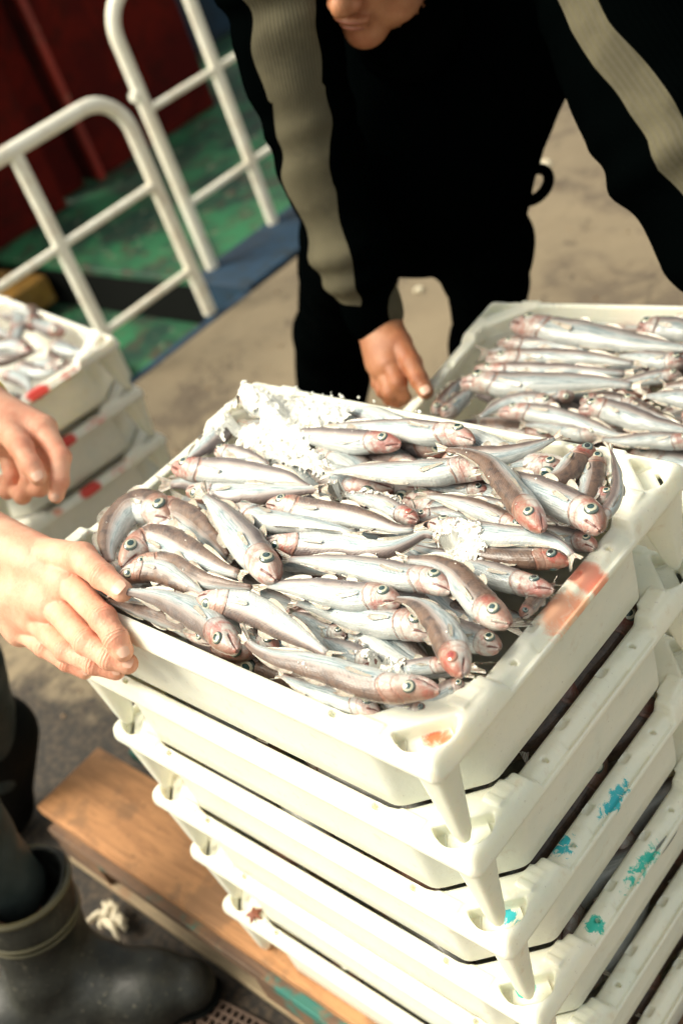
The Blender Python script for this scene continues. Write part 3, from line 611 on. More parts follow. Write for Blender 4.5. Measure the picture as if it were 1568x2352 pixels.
FISH_B=[
([(-0.492,0.769),(-0.461,0.767),(-0.415,0.765),(-0.358,0.762),(-0.305,0.758),(-0.263,0.757),(-0.222,0.760),(-0.175,0.766)],0.0369,1,-0.138,-12,0.3,0.6,'big blue backed fish in front of the far rim'),
([(-0.307,0.797),(-0.279,0.800),(-0.245,0.803),(-0.195,0.804),(-0.157,0.806)],0.0315,1,-0.142,0,0.2,0.8,'fish with a pale red cheek at the right edge of the picture'),
([(-0.494,0.734),(-0.464,0.737),(-0.418,0.741),(-0.373,0.743),(-0.329,0.745),(-0.296,0.743)],0.0197,1,-0.148,12,0.1,0.5,'narrow pale fish below the big blue backed one'),
([(-0.480,0.686),(-0.450,0.695),(-0.397,0.711),(-0.328,0.721),(-0.273,0.723),(-0.255,0.741)],0.0232,1,-0.144,-1,0.3,0.6,'third fish down from the far rim'),
([(-0.481,0.661),(-0.444,0.664),(-0.389,0.676),(-0.336,0.686),(-0.284,0.695),(-0.245,0.704)],0.0216,1,-0.142,11,0.2,0.6,'fourth fish down from the far rim'),
([(-0.471,0.616),(-0.442,0.628),(-0.395,0.632),(-0.352,0.644),(-0.302,0.658),(-0.252,0.667),(-0.213,0.668)],0.0313,1,-0.136,-2,0.1,0.9,'fish with a clear round eye and an open gill'),
([(-0.476,0.559),(-0.481,0.592),(-0.488,0.627),(-0.485,0.647)],0.0193,1,-0.146,10,0.5,0.2,'curved fish next to the bare thumb'),
([(-0.457,0.555),(-0.459,0.593),(-0.454,0.621),(-0.443,0.633)],0.0217,1,-0.146,-3,0.4,0.2,'second curved fish from the thumb'),
([(-0.316,0.611),(-0.352,0.612),(-0.382,0.598),(-0.395,0.578),(-0.404,0.551)],0.0208,-1,-0.140,9,0.1,0.3,'fish bending down toward the near left corner'),
([(-0.382,0.577),(-0.345,0.588),(-0.302,0.589),(-0.258,0.584),(-0.213,0.576),(-0.176,0.579)],0.0225,1,-0.140,-4,0.1,0.5,'pale fish along the near rim'),
([(-0.274,0.600),(-0.253,0.610),(-0.217,0.607),(-0.173,0.598),(-0.132,0.598),(-0.103,0.602)],0.0263,1,-0.134,8,0.2,0.8,'fish with an eye at the centre, head to the left'),
([(-0.287,0.622),(-0.267,0.636),(-0.234,0.640),(-0.196,0.637)],0.0178,1,-0.140,-5,0.8,0.6,'dark headed fish just above the centre head'),
([(-0.231,0.633),(-0.196,0.617),(-0.167,0.609),(-0.129,0.607)],0.0204,1,-0.132,7,0.7,0.2,'tan tail crossing the centre fish'),
([(-0.207,0.737),(-0.236,0.736),(-0.272,0.737),(-0.307,0.734)],0.0218,-1,-0.144,-6,0.3,0.9,'red snouted fish pointing right'),
([(-0.197,0.713),(-0.225,0.701),(-0.250,0.684),(-0.282,0.668)],0.0167,-1,-0.144,6,0.2,0.2,'teal tinted slim fish'),
([(-0.110,0.586),(-0.134,0.583),(-0.163,0.577),(-0.194,0.566),(-0.232,0.563)],0.0186,-1,-0.140,-7,0.2,0.7,'fish near the near rim with its eye to the right'),
([(-0.228,0.577),(-0.266,0.574),(-0.309,0.575),(-0.348,0.569)],0.0174,-1,-0.146,5,0.2,0.4,'fish half hidden by the near rim'),
([(-0.116,0.673),(-0.159,0.662),(-0.195,0.658),(-0.224,0.655)],0.0250,-1,-0.140,-8,0,0.3,'white fish in the right half'),
([(-0.123,0.709),(-0.155,0.701),(-0.187,0.693),(-0.215,0.687)],0.0231,-1,-0.146,4,0.9,0.3,'dark fish in the right half'),
([(-0.148,0.622),(-0.125,0.644),(-0.097,0.659),(-0.066,0.667)],0.0244,1,-0.138,-9,0.1,0.3,'white fish leaving the picture on the right'),
([(-0.128,0.603),(-0.094,0.605),(-0.062,0.610),(-0.034,0.622)],0.0237,1,-0.140,3,0.7,0.5,'brown fish leaving the picture on the right'),
([(-0.132,0.753),(-0.168,0.750),(-0.205,0.747),(-0.231,0.746)],0.0259,-1,-0.144,-10,0.3,0.5,'grey fish leaving the picture on the right'),
([(-0.307,0.640),(-0.330,0.630),(-0.358,0.619),(-0.381,0.596)],0.0183,1,-0.144,2,0,0.2,'small white belly under the fish with an open gill'),
]
ICE=[
([(-0.560,0.259),(-0.575,0.291),(-0.581,0.315),(-0.576,0.369),(-0.493,0.378),(-0.398,0.376),(-0.379,0.333),(-0.413,0.307),(-0.367,0.284),(-0.331,0.272),(-0.334,0.253),(-0.389,0.255),(-0.456,0.251),(-0.494,0.250),(-0.530,0.267)],0.012,1),
([(-0.148,0.204),(-0.137,0.222),(-0.125,0.231),(-0.103,0.227),(-0.090,0.210),(-0.093,0.197),(-0.101,0.182),(-0.119,0.188),(-0.141,0.196)],0.036,0.8),
([(-0.138,0.069),(-0.117,0.079),(-0.082,0.078),(-0.071,0.070),(-0.072,0.059),(-0.085,0.050),(-0.098,0.046),(-0.117,0.057)],0.028,0.6),
([(-0.332,0.238),(-0.313,0.251),(-0.285,0.253),(-0.245,0.251),(-0.210,0.253),(-0.205,0.235),(-0.247,0.241),(-0.281,0.237),(-0.301,0.226)],0.02,0.7),
([(-0.270,0.295),(-0.270,0.312),(-0.241,0.318),(-0.220,0.307),(-0.231,0.297)],0.022,0.8),
([(-0.163,0.021),(-0.144,0.026),(-0.120,0.021),(-0.142,0.014)],0.008,0.25),
]

def catmull(P, N):
    P = np.array(P, float); Q = np.vstack([2*P[0]-P[1], P, 2*P[-1]-P[-2]]); out = []
    for i in range(1, len(Q)-2):
        for t in np.linspace(0, 1, 14, endpoint=False):
            a, b, c, d = Q[i-1], Q[i], Q[i+1], Q[i+2]
            out.append(.5*((2*b) + (c-a)*t + (2*a-5*b+4*c-d)*t*t + (-a+3*b-3*c+d)*t**3))
    out.append(P[-1]); out = np.array(out)
    L = np.r_[0, np.cumsum(np.linalg.norm(np.diff(out, axis=0), axis=1))]; s = np.linspace(0, L[-1], N)
    R_ = np.stack([np.interp(s, L, out[:, k]) for k in range(out.shape[1])], 1)
    K = np.array([.25, .5, .25]); Rp = R_.copy()
    for _ in range(3): Rp[1:-1] = K[0]*Rp[:-2] + K[1]*Rp[1:-1] + K[2]*Rp[2:]
    return Rp, L[-1]
S_ = [0, .008, .03, .06, .10, .15, .20, .25, .32, .42, .52, .62, .72, .80, .86, .90]
HD = [.12, .30, .50, .70, .85, .95, 1.0, 1.02, 1.03, 1.0, .93, .80, .62, .45, .33, .29]
HV = [.14, .34, .54, .70, .82, .92, .99, 1.04, 1.06, 1.02, .91, .73, .53, .38, .29, .26]
HW = [.12, .28, .46, .62, .76, .84, .86, .84, .82, .78, .70, .58, .42, .30, .21, .12]
def fish(pts, wid, sgn, z, roll, tone, red, label, group, full=True, name='fish', bright=1.0, eyemat=None, teeth=False):
    wid = wid*1.10
    P3 = [(p[0], p[1], (p[2] if len(p) > 2 else z)) for p in pts]
    NR, NS = 44, 22
    cl, L = catmull(P3, NR*2)
    rr = random.Random(label + str(pts[0]))
    ctr = cl[len(cl)//3]
    root = thing(name, label, 'fish', tuple(ctr), 0, group)
    def frame(s):
        f = s*(len(cl)-1); i = min(int(f), len(cl)-2); t = f - i; p = cl[i]*(1-t) + cl[i+1]*t
        T = cl[min(i+3, len(cl)-1)] - cl[max(i-2, 0)]; T = T/np.linalg.norm(T)
        Sd = np.cross((0, 0, 1.), T); Sd /= np.linalg.norm(Sd); Sd *= sgn; Zv = np.cross(T, Sd); Zv *= (1 if Zv[2] > 0 else -1)
        a = math.radians(roll)*min(1, .35 + s*1.2 if False else 1); D = Sd*math.cos(a) + Zv*math.sin(a); Lt = -Sd*math.sin(a) + Zv*math.cos(a)
        return p - ctr, T, D, Lt
    h = wid/2*1.04
    _t = cl[len(cl)//4+3] - cl[len(cl)//4-3]; _s = np.cross((0, 0, 1.), _t); _s = _s/np.linalg.norm(_s)*sgn
    roll = roll + 34*float(_s @ np.array((-.81, .59, 0)))     # flanks lean the way the pile was tipped in
    hvar = 1 + rr.uniform(-.04, .04); vvar = 1 + rr.uniform(-.04, .08)
    def prof(s):
        hd = float(np.interp(s, S_, HD))*h*hvar; hv = float(np.interp(s, S_, HV))*h*vvar; hw = float(np.interp(s, S_, HW))*h
        if s < .215: hw *= 1.06
        return hd, hv, hw
    ss = np.r_[np.linspace(0, .24, 18)**1.0, np.linspace(.24, .90, NR-18+1)[1:]]
    V = []; fsA = []; ftA = []
    for s in ss:
        p, T, D, Lt = frame(s); hd, hv, hw = prof(s)
        for k in range(NS):
            a = 2*math.pi*k/NS; ca, sa = math.cos(a), math.sin(a)
            d = ca*(hd if ca > 0 else hv); l = np.sign(sa)*abs(sa)**.9*hw
            f = 1.0
            hs = s + .035*ca*ca
            if .215 < hs < .245: f = .955
            mo = ca - (-.18 - s*4.2)
            if s < .085 and abs(mo) < .22: f *= .86
            f *= 1 + .022*math.sin(ca*3 + s*19 + wid*4000) + .014*math.sin(s*51 + a*2 + wid*9000)
            if s > .24:
                f *= 1 + .025*math.sin(s*34 + rr.random()*.4 + ca*2)
            V.append(p + D*d*f + Lt*l*f); fsA.append(s); ftA.append(ca)
    nr = len(ss); Fc = []
    for i in range(nr-1):
        for k in range(NS): Fc.append((i*NS+k, i*NS+(k+1) % NS, (i+1)*NS+(k+1) % NS, (i+1)*NS+k))
    for i0 in (0, (nr-1)*NS):
        p = np.mean([V[i0+k] for k in range(NS)], axis=0); V.append(p); fsA.append(fsA[i0]); ftA.append(0.0); c = len(V)-1
        for k in range(0, NS, 2): Fc.append((i0+k, i0+(k+1) % NS, i0+(k+2) % NS, c))
    me = arr_mesh('body', V, Fc, True, {'fs': fsA, 'ft': ftA})
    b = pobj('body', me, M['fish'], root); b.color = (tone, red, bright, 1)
    # eyes
    ers = wid*rr.uniform(.215, .245)
    sides = (1, -1) if (full and abs(roll) > 12) else (1,)
    for sd in sides:
        se = .105; p, T, D, Lt = frame(se); hd, hv, hw = prof(se)
        c = p + D*hd*.36 + Lt*sd*hw*.80
        nrm = Lt*sd*.92 + D*.34; nrm /= np.linalg.norm(nrm); u = T - nrm*(T @ nrm); u /= np.linalg.norm(u); v = np.cross(nrm, u)
        EV = []; er = []; NA, NB = 9, 20
        for i in range(NA):
            ph = math.pi/2*i/(NA-1)*1.25
            for k in range(NB):
                a = 2*math.pi*k/NB; r = math.sin(ph)*ers
                EV.append(c + (u*math.cos(a)*1.08 + v*math.sin(a)*.96)*r + nrm*math.cos(ph)*ers*.50); er.append(min(1, math.sin(min(ph, math.pi/2)) + (0.001)))
        EF = []
        for i in range(NA-1):
            for k in range(NB): EF.append((i*NB+k, i*NB+(k+1) % NB, (i+1)*NB+(k+1) % NB, (i+1)*NB+k))
        em = arr_mesh('eye', EV, EF, True, {'er': er}); pobj('eye', em, M[eyemat or 'eye'], root)
    # tail fin
    def sheet(nm, rows):
        V = []; A = []; m_ = len(rows[0])
        for r in rows:
            for j, p in enumerate(r): V.append(p); A.append(j/(m_-1))
        Fc = [(i*m_+j, i*m_+j+1, (i+1)*m_+j+1, (i+1)*m_+j) for i in range(len(rows)-1) for j in range(m_-1)]
        me = arr_mesh(nm, V, Fc, True, {'ff': A}); return pobj(nm, me, M['fin'], root)
    rows = []; p0, T0, D0, L0 = frame(.885)
    nf = 13
    for i in range(7):
        t = i/6; row = []
        for j in range(nf):
            q = j/(nf-1)*2 - 1
            ln = L*.135*(.50 + .50*abs(q)**1.3)*(1 + .06*math.sin(j*5.1 + tone*9)); sp = wid*(.10 + .30*t)
            pe, Te, De, Le = frame(min(.885 + .115*t, 1)); 
            row.append(p0 + T0*ln*t*.9 + (pe - p0 - T0*(pe-p0).dot(T0))*.6 + D0*q*sp + L0*(.0012*math.sin(j*1.9)*t + .004*t*math.sin(q*2 + tone*5)))
        rows.append(row)
    sheet('tail_fin', rows)
    if full:
        # pectoral fin
        ps = .245; p, T, D, Lt = frame(ps); hd, hv, hw = prof(ps); rows = []
        lift = rr.uniform(.0, .25); ang = rr.uniform(-.45, .15)
        for i in range(6):
            t = i/5; row = []; sloc = ps + .125*t; p2, T2, D2, L2 = frame(sloc); hd2, hv2, hw2 = prof(sloc)
            for j in range(6):
                q = j/5 - .5; dd = (-.10 + ang*t)*h + q*wid*(.07 + .16*t*(1 - .4*t)); 
                row.append(p2 + D2*dd + L2*(hw2*math.sqrt(max(.05, 1 - (dd/h)**2)) + .0010 + lift*wid*.35*t*t + .0006*math.sin(j*3)) + T2*(-abs(q)*.008*t))
            rows.append(row)
        sheet('pectoral_fin', rows)
        for nm, sg, segs in (('dorsal_fin', 1, ((.30, .40, .34), (.44, .58, .26), (.61, .83, .20))), ('anal_fin', -1, ((.42, .58, .24), (.61, .83, .18)))):
            rows = []; 
            for sa, sb, hh in segs:
                for i in range(8):
                    t = i/7; s = sa + (sb-sa)*t; p, T, D, Lt = frame(s); hd, hv, hw = prof(s); base = hd if sg > 0 else -hv
                    ht = wid*hh*(math.sin(math.pi*min(1, t*1.0 + .12)**.7) if t < .99 else .05)*.55 + .0003
                    lean = .5 + .3*math.sin(tone*7)
                    rows.append([p + D*(base*.97) + Lt*.001, p + D*(base + sg*ht*.55) + Lt*ht*lean*.5 + T*ht*.5, p + D*(base + sg*ht) + Lt*ht*lean + T*ht*1.1])
                    
            n8 = 8; V = []; A = []; Fc = []
            for i, r in enumerate(rows):
                for p in r: V.append(p); A.append((i % n8)/(n8-1)*2)
            for sgi in range(len(segs)):
                for i in range(n8-1):
                    a = (sgi*n8 + i)*3
                    for j in range(2): Fc.append((a+j, a+j+1, a+4+j, a+3+j))
            pobj(nm, arr_mesh(nm, V, Fc, True, {'ff': A}), M['fin'], root)
    if teeth:
        b = MB()
        for i in range(9):
            s = .008 + .0075*i; p, T, D, Lt = frame(s); hd, hv, hw = prof(s); ca = -.18 - s*4.2; sa = math.sqrt(max(0, 1-ca*ca))
            q = p + D*ca*hv*.9 + Lt*sa*hw*.98
            b.tube([tuple(q + D*.0012), tuple(q - D*.0010)], [.0006, .0001], 5)
        b.build('teeth', M['teeth'], root)
    return root
GA = 'fish in the front crate'; GB = 'fish in the crate behind'
for i, (pts, wd, sg, z, roll, tone, red, lab) in enumerate(FISH_A):
    em = 'eye'
    if 'dark' in lab or 'shadow' in lab: em = 'eye_dark'
    if 'blood filled' in lab or 'bloody eye' in lab: em = 'eye_red'
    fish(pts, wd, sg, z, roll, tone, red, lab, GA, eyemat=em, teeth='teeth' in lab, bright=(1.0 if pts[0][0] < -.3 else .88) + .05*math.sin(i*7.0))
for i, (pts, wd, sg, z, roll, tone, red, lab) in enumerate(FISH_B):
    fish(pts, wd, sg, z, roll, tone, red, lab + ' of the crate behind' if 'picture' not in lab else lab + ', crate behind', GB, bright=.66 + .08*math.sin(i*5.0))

# fish lower in the pile, seen through gaps, made once and copied
def copy_thing(r, loc, rz, label, group, tone=None):
    c = r.copy(); link(c); c.location = loc; c.rotation_euler = (0, 0, rz); c['label'] = label; c['group'] = group
    for ch in list(r.children):
        d = ch.copy(); COL.objects.link(d); d.parent = c
        if tone is not None and ch.name.startswith('body'): d.color = (tone, random.random(), random.uniform(.75, .95), 1) if 'gap' not in label else (random.uniform(.75, 1), random.random(), random.uniform(.45, .65), 1)  # gap fish: shade between the crates is put into a darker, browner colour
    return c
random.seed(11)
protos = []
for j in range(4):
    bend = (-1)**j*.012*(j+1)/2
    protos.append(fish([(.11 - .22*t, bend*math.sin(math.pi*t*(1 + j % 2)), 0) for t in (0, .2, .4, .6, .8, 1)], .034, 1, 0, (10, -20, 25, -5)[j], .4, .7,
        'x', 'x', full=False))
used = [False]*4
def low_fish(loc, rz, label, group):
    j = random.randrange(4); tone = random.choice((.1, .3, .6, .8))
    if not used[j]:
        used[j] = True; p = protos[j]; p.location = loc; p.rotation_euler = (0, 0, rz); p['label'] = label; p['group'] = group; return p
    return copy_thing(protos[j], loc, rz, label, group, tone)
def fill(O, rz, zc, n_rows, label, group, z=-.03, only_edge=False, rows=None):
    c, s = math.cos(rz), math.sin(rz)
    for r in range(n_rows):
        y = .045 + (.40-.09)*r/(n_rows-1)
        for x in (-.135, -.33, -.475):
            if only_edge and not (r < 2 or x == -.135): continue
            xx = x + random.uniform(-.02, .02); yy = y + random.uniform(-.006, .006)
            xx = min(max(xx, -.425), -.175)
            low_fish((O[0] + c*xx - s*yy, O[1] + s*xx + c*yy, zc + z + random.uniform(-.006, .006)), rz + random.uniform(-.10, .10) + (math.pi if random.random() < .4 else 0), label, group)
    if only_edge:
        for xx in (-.052, -.075):
            for yy in (.165, .265):
                low_fish((O[0] + c*xx - s*yy, O[1] + s*xx + c*yy, zc - .024 + random.uniform(-.004, .003)), rz + math.pi/2 + random.uniform(-.06, .06) + (math.pi if random.random() < .5 else 0), label, group)
fill((0, 0), 0, 0, 12, 'fish in the bottom layer of the front crate, glimpsed between others', 'bottom layer of the front crate', -.014)
fill((0, 0), 0, 0, 10, 'fish in the bottom layer of the front crate, glimpsed between others', 'bottom layer of the front crate', -.032)
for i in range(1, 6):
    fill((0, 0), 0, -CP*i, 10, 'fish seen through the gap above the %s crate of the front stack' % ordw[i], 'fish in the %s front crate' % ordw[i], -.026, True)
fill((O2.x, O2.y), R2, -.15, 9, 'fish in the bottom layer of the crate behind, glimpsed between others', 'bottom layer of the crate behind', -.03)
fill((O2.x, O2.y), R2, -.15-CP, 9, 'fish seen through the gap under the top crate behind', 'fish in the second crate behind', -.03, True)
# curved fish of the left crate
random.seed(5); nleft = 0
for r in range(8):
    for cidx in range(3):
        xx = -.07 - .17*cidx + random.uniform(-.02, .02); yy = .06 + .042*r + random.uniform(-.006, .006)
        cx, cy = O3.x + c3*xx - s3_*yy, O3.y + s3_*xx + c3*yy; a0 = random.uniform(-.5, .5) + R3 + (math.pi if random.random() < .5 else 0)
        bend = random.uniform(-.05, .05); ln = random.uniform(.16, .2); P = []
        for t in (0, .2, .4, .6, .8, 1):
            u = (t-.5)*-ln; v = bend*math.sin(math.pi*t); P.append((cx + u*math.cos(a0) - v*math.sin(a0), cy + u*math.sin(a0) + v*math.cos(a0)))
        P = [(min(max(p[0], O3.x-.57), O3.x-.0), p[1]) for p in P]
        fish(P, random.uniform(.026, .034), random.choice((1, -1)), -.25 - .012 + .01*(cidx % 2), random.uniform(-20, 25), random.choice((.1, .3, .7)), .8,
             'blurred curled fish in the top crate of the left stack', 'fish in the left crate', full=False, bright=.72)

# ------------------------------------------------------------------ crushed ice
def in_poly(p, poly):
    x, y = p; c = False
    for i in range(len(poly)):
        x1, y1 = poly[i]; x2, y2 = poly[i-1]
        if (y1 > y) != (y2 > y) and x < (x2-x1)*(y-y1)/(y2-y1) + x1: c = not c
    return c
def pdist(p, poly):
    p = np.array(p); best = 9
    for i in range(len(poly)):
        a = np.array(poly[i-1]); b = np.array(poly[i]); t = np.clip((p-a) @ (b-a)/((b-a) @ (b-a)), 0, 1); best = min(best, np.linalg.norm(p-a-t*(b-a)))
    return best
iceb = MB(); rr = random.Random(3)
def chip(c, r):
    vs = []; n = 0
    ph = rr.random()*6.28
    for lat, k in ((-.9, 3), (-.2, 5), (.5, 4), (1.0, 1)):
        for q in range(k):
            a = ph + 2*math.pi*q/k + lat; f = rr.uniform(.7, 1.25)*r; ch = math.sqrt(max(0, 1-lat*lat))
            vs.append(Vector((math.cos(a)*ch*f, math.sin(a)*ch*f, lat*r*rr.uniform(.35, .7))))
    M_ = Matrix.Rotation(rr.random()*6.28, 3, Vector((rr.random(), rr.random(), rr.random()+.01)).normalized())
    vs = [tuple(M_ @ v + Vector(c)) for v in vs]
    fs = [(0, 2, 1)]
    A = [0, 1, 2]; B = [3, 4, 5, 6, 7]; Cc = [8, 9, 10, 11]
    for q in range(5):
        a = A[int(q*3/5)]; b0, b1 = B[q], B[(q+1) % 5]; fs.append((a, b0, b1))
        a2 = A[int(((q+1) % 5)*3/5)]
        if a2 != a: fs.append((a, b1, a2))
        c0 = Cc[int(q*4/5)]; fs.append((b0, c0, b1)); c1 = Cc[int(((q+1) % 5)*4/5)]
        if c1 != c0: fs.append((b1, c0, c1))
    for q in range(4): fs.append((Cc[q], 12, Cc[(q+1) % 4]))
    iceb.add(vs, fs)
bpy.context.view_layer.update(); DG = bpy.context.evaluated_depsgraph_get()
def drop(x, y, z0=.12):
    hit, loc, nrm, ix, ob, mt = sc.ray_cast(DG, Vector((x, y, z0)), Vector((0, 0, -1)))
    return (loc.z if hit else None), (nrm if hit else None)
def drop_obj(x, y):
    z, n = drop(x, y); return z
# packed sheets of ice under the loose chips, draped over the fish
def ice_core(poly, thick, name, label, edge, floor=-.035):
    st = .0016 if edge < .02 else .0026
    x0, x1 = min(p[0] for p in poly), max(p[0] for p in poly); y0, y1 = min(p[1] for p in poly), max(p[1] for p in poly)
    nx, ny = int((x1-x0)/st) + 1, int((y1-y0)/st) + 1; V = []; Fc = []; idx = {}
    for i in range(nx):
        for j in range(ny):
            x, y = x0 + i*st, y0 + j*st
            if not in_poly((x, y), poly): continue
            d = pdist((x, y), poly) + .003*math.sin(x*610 + 2*math.sin(y*300)) + .002*math.sin(y*900)
            if d < .0015: continue
            zs = drop_obj(x, y)
            if zs is None or zs < -.05: continue
            zs = max(zs, floor)
            idx[(i, j)] = len(V)
            V.append([x, y, zs, d])
    # smooth the draped surface a little
    keys = list(idx); Z = {k: V[idx[k]][2] for k in keys}
    for _ in range(10 if edge > .02 else 3):
        Z = {k: max(Z[k], (sum(Z.get((k[0]+a, k[1]+b), Z[k]) for a, b in ((1,0),(-1,0),(0,1),(0,-1)))/4*.7 + Z[k]*.3)) for k in keys}
    for k in keys:
        v = V[idx[k]]; d = v[3]; v[2] = Z[k] + thick*min(d/edge, 1)**.7 - .0012 + .0016*math.sin(v[0]*330 + 3*math.sin(v[1]*210))*min(1, d/.006) + .0011*rr.uniform(-1, 1)
    V = [v[:3] for v in V]
    for (i, j) in keys:
        q = [(i, j), (i+1, j), (i+1, j+1), (i, j+1)]
        if all(k in idx for k in q): Fc.append([idx[k] for k in q])
    core = pobj(name, arr_mesh(name, V, Fc, False), M['ice']); tag(core, label, 'ice', kind='stuff')
ice_core(ICE[0][0], .007, 'ice_heap', 'packed core of the crushed ice heap under the loose chips', .03, .006)
for q_, poly_ in enumerate([ICE[1][0], ICE[2][0], ICE[3][0], ICE[4][0]]):
    ice_core(poly_, .0028, 'ice_patch', ['flat patch of packed ice right of the crate centre', 'flat patch of packed ice in the near part of the crate', 'thin strip of packed ice below the long pale fish', 'small slab of ice beside the red throated fish'][q_], .010)

bpy.context.view_layer.update(); DG = bpy.context.evaluated_depsgraph_get()
for pi_, (poly, z, dens) in enumerate(ICE):
    xs = [p[0] for p in poly]; ys = [p[1] for p in poly]; area = (max(xs)-min(xs))*(max(ys)-min(ys)); cnt = int(area*42000*dens)
    big = pi_ == 0
    for _ in range(cnt):
        p = (rr.uniform(min(xs), max(xs)), rr.uniform(min(ys), max(ys)))
        if not in_poly(p, poly): continue
        d = pdist(p, poly); hgt = min(d/.03, 1)
        zs, _n = drop(*p)
        if zs is None or zs < -.05: continue
        zz = zs + rr.uniform(-.0006, .0010)
        chip((p[0], p[1], zz), rr.uniform(.0008, .0021) if rr.random() < .94 else rr.uniform(.003, .0055))
# stray chips on the rims and fish
for _ in range(150):
    x = rr.uniform(-.57, -.04); y = rr.uniform(.03, .39); zs, nn_ = drop(x, y)
    if zs is not None and zs > -.03: chip((x, y, zs), rr.uniform(.0006, .0013))
for _ in range(14):
    x = rr.uniform(-.52, -.30); chip((x, rr.uniform(.388, .396), .002), rr.uniform(.001, .003))
o = iceb.build('crushed_ice', M['ice'], smooth=True, angle=80); tag(o, 'white crushed ice heaped over the fish in the far left of the front crate', 'ice', kind='stuff')
# ------------------------------------------------------------------ pallets and ground clutter
pal = thing('pallet', 'worn pallet with an orange top plank and flaking teal paint under the front stack', 'pallet', (-.55, .22, -.86)); PO = Vector((.55, -.22, .86))
def pbox(name, lo, hi, mat, bev=.002):
    b = MB(); b.box(tuple(Vector(lo) + PO), tuple(Vector(hi) + PO), bev=bev); return b.build(name, M[mat], pal)
pbox('board', (-1.168, .000, -.757), (.06, .150, -.736), 'plank')
for y0, y1 in ((.17, .27), (.31, .41), (.45, .55)): pbox('board', (-1.10, y0, -.757), (.06, y1, -.736), 'oldwood')
for y0, y1 in ((-.015, .075), (.215, .305), (.455, .545)):
    pbox('stringer', (-1.13, y0, -.782), (.05, y1, -.758), 'oldwood')
    pbox('bottom_board', (-1.13, y0, -.859), (.05, y1, -.842), 'palewood')
    for x0 in (-1.13, -.60, -.09): pbox('block', (x0, y0 + .002, -.8415), (x0 + .13, y1 - .002, -.7825), 'oldwood')
pal2 = thing('pallet', 'wooden pallet hidden under the stack the man in black leans over', 'pallet', (-.3, .68, -.86), R2)
for ch in list(pal.children):
    d = ch.copy(); COL.objects.link(d); d.parent = pal2
    d.scale = (.52, .75, .72)

gt = MB(); rrg = random.Random(8)
def lattice(x0, x1, y0, y1, z, rot, step=.0135, w_=.0042):
    cx, cy = (x0+x1)/2, (y0+y1)/2; Mx = Matrix.Translation((cx, cy, z)) @ Matrix.Rotation(rot, 4, 'Z')
    hx, hy = (x1-x0)/2, (y1-y0)/2; n = int(2*hx/step)
    for i in range(n+1): gt.box((-hx + i*step - w_/2, -hy, -.004), (-hx + i*step + w_/2, hy, .004), Mx)
    n = int(2*hy/step)
    for i in range(n+1): gt.box((-hx, -hy + i*step - w_/2, -.0035), (hx, -hy + i*step + w_/2, .0036), Mx)
lattice(-1.0, -.36, -.30, -.055, -.851, .12)
o = gt.build('rubber_grating', M['grate'], smooth=False); tag(o, 'brown square lattice mat lying on the ground beside the pallet', 'mat')
b = MB(); rc = random.Random(4)
for i in range(26):
    a = rc.uniform(0, 6.28); L_ = rc.uniform(.01, .035); c0 = Vector((-.945 + rc.uniform(-.02, .02), -.055 + rc.uniform(-.012, .012), -.838 + rc.uniform(0, .008)))
    b.tube([c0, c0 + Vector((math.cos(a)*L_, math.sin(a)*L_*.7, rc.uniform(-.004, .006))), c0 + Vector((math.cos(a)*L_*1.4, math.sin(a)*L_*.9, -.006))], [.006, .0045, .0012], 7)
o = b.build('squashed_scrap', M['foam']); tag(o, 'pale frayed scrap squashed on the lattice mat between boot and pallet', 'scrap')
b = MB(); st_c = Vector((-.463, .004, -.592))
for k in range(5):
    a = 2*math.pi*k/5; b.tube([(0, 0, .003), (math.cos(a)*.007, math.sin(a)*.007, .002), (math.cos(a)*.014, math.sin(a)*.014, 0)], [.0045, .0035, .0008], 6)
o = b.build('starfish', M['lip']); o.location = (-.53, .012, -.607); tag(o, 'tiny reddish star shaped fin scrap on the left rim of the lowest front crate', 'scrap')
for j, (c0, sz, lab) in enumerate((((-1.8778, 2.7001, -0.8560), .020, 'small pale scrap on the quay right of the man in black'), ((-1.7962, 1.8870, -0.8560), .014, 'small pale scrap on the quay between the legs of the man in black'), ((-1.8433, 1.3247, -0.8560), .012, 'small pale scrap on the quay left of the ice heap'))):
    b = MB(); rs = random.Random(40 + j)
    for q in range(7):
        a = rs.uniform(0, 6.28); b.tube([(0, 0, .002), (math.cos(a)*sz*.7, math.sin(a)*sz*.6, .006), (math.cos(a)*sz*1.3, math.sin(a)*sz, 0)], [sz*.45, sz*.38, sz*.1], 7)
    o = b.build('scrap', M['foam']); o.location = c0; tag(o, lab, 'scrap')
# pebbles and dirt flecks on the quay
b = MB(); rq = random.Random(21); iceb = b
for _ in range(260):
    rr = rq; chip((rq.uniform(-2.4, .2), rq.uniform(-.6, 3.2), -.857), rq.uniform(.002, .006))
o = b.build('grit', M['palewood'], smooth=False); tag(o, 'pale grit and ice crumbs scattered over the quay', 'grit', kind='stuff')

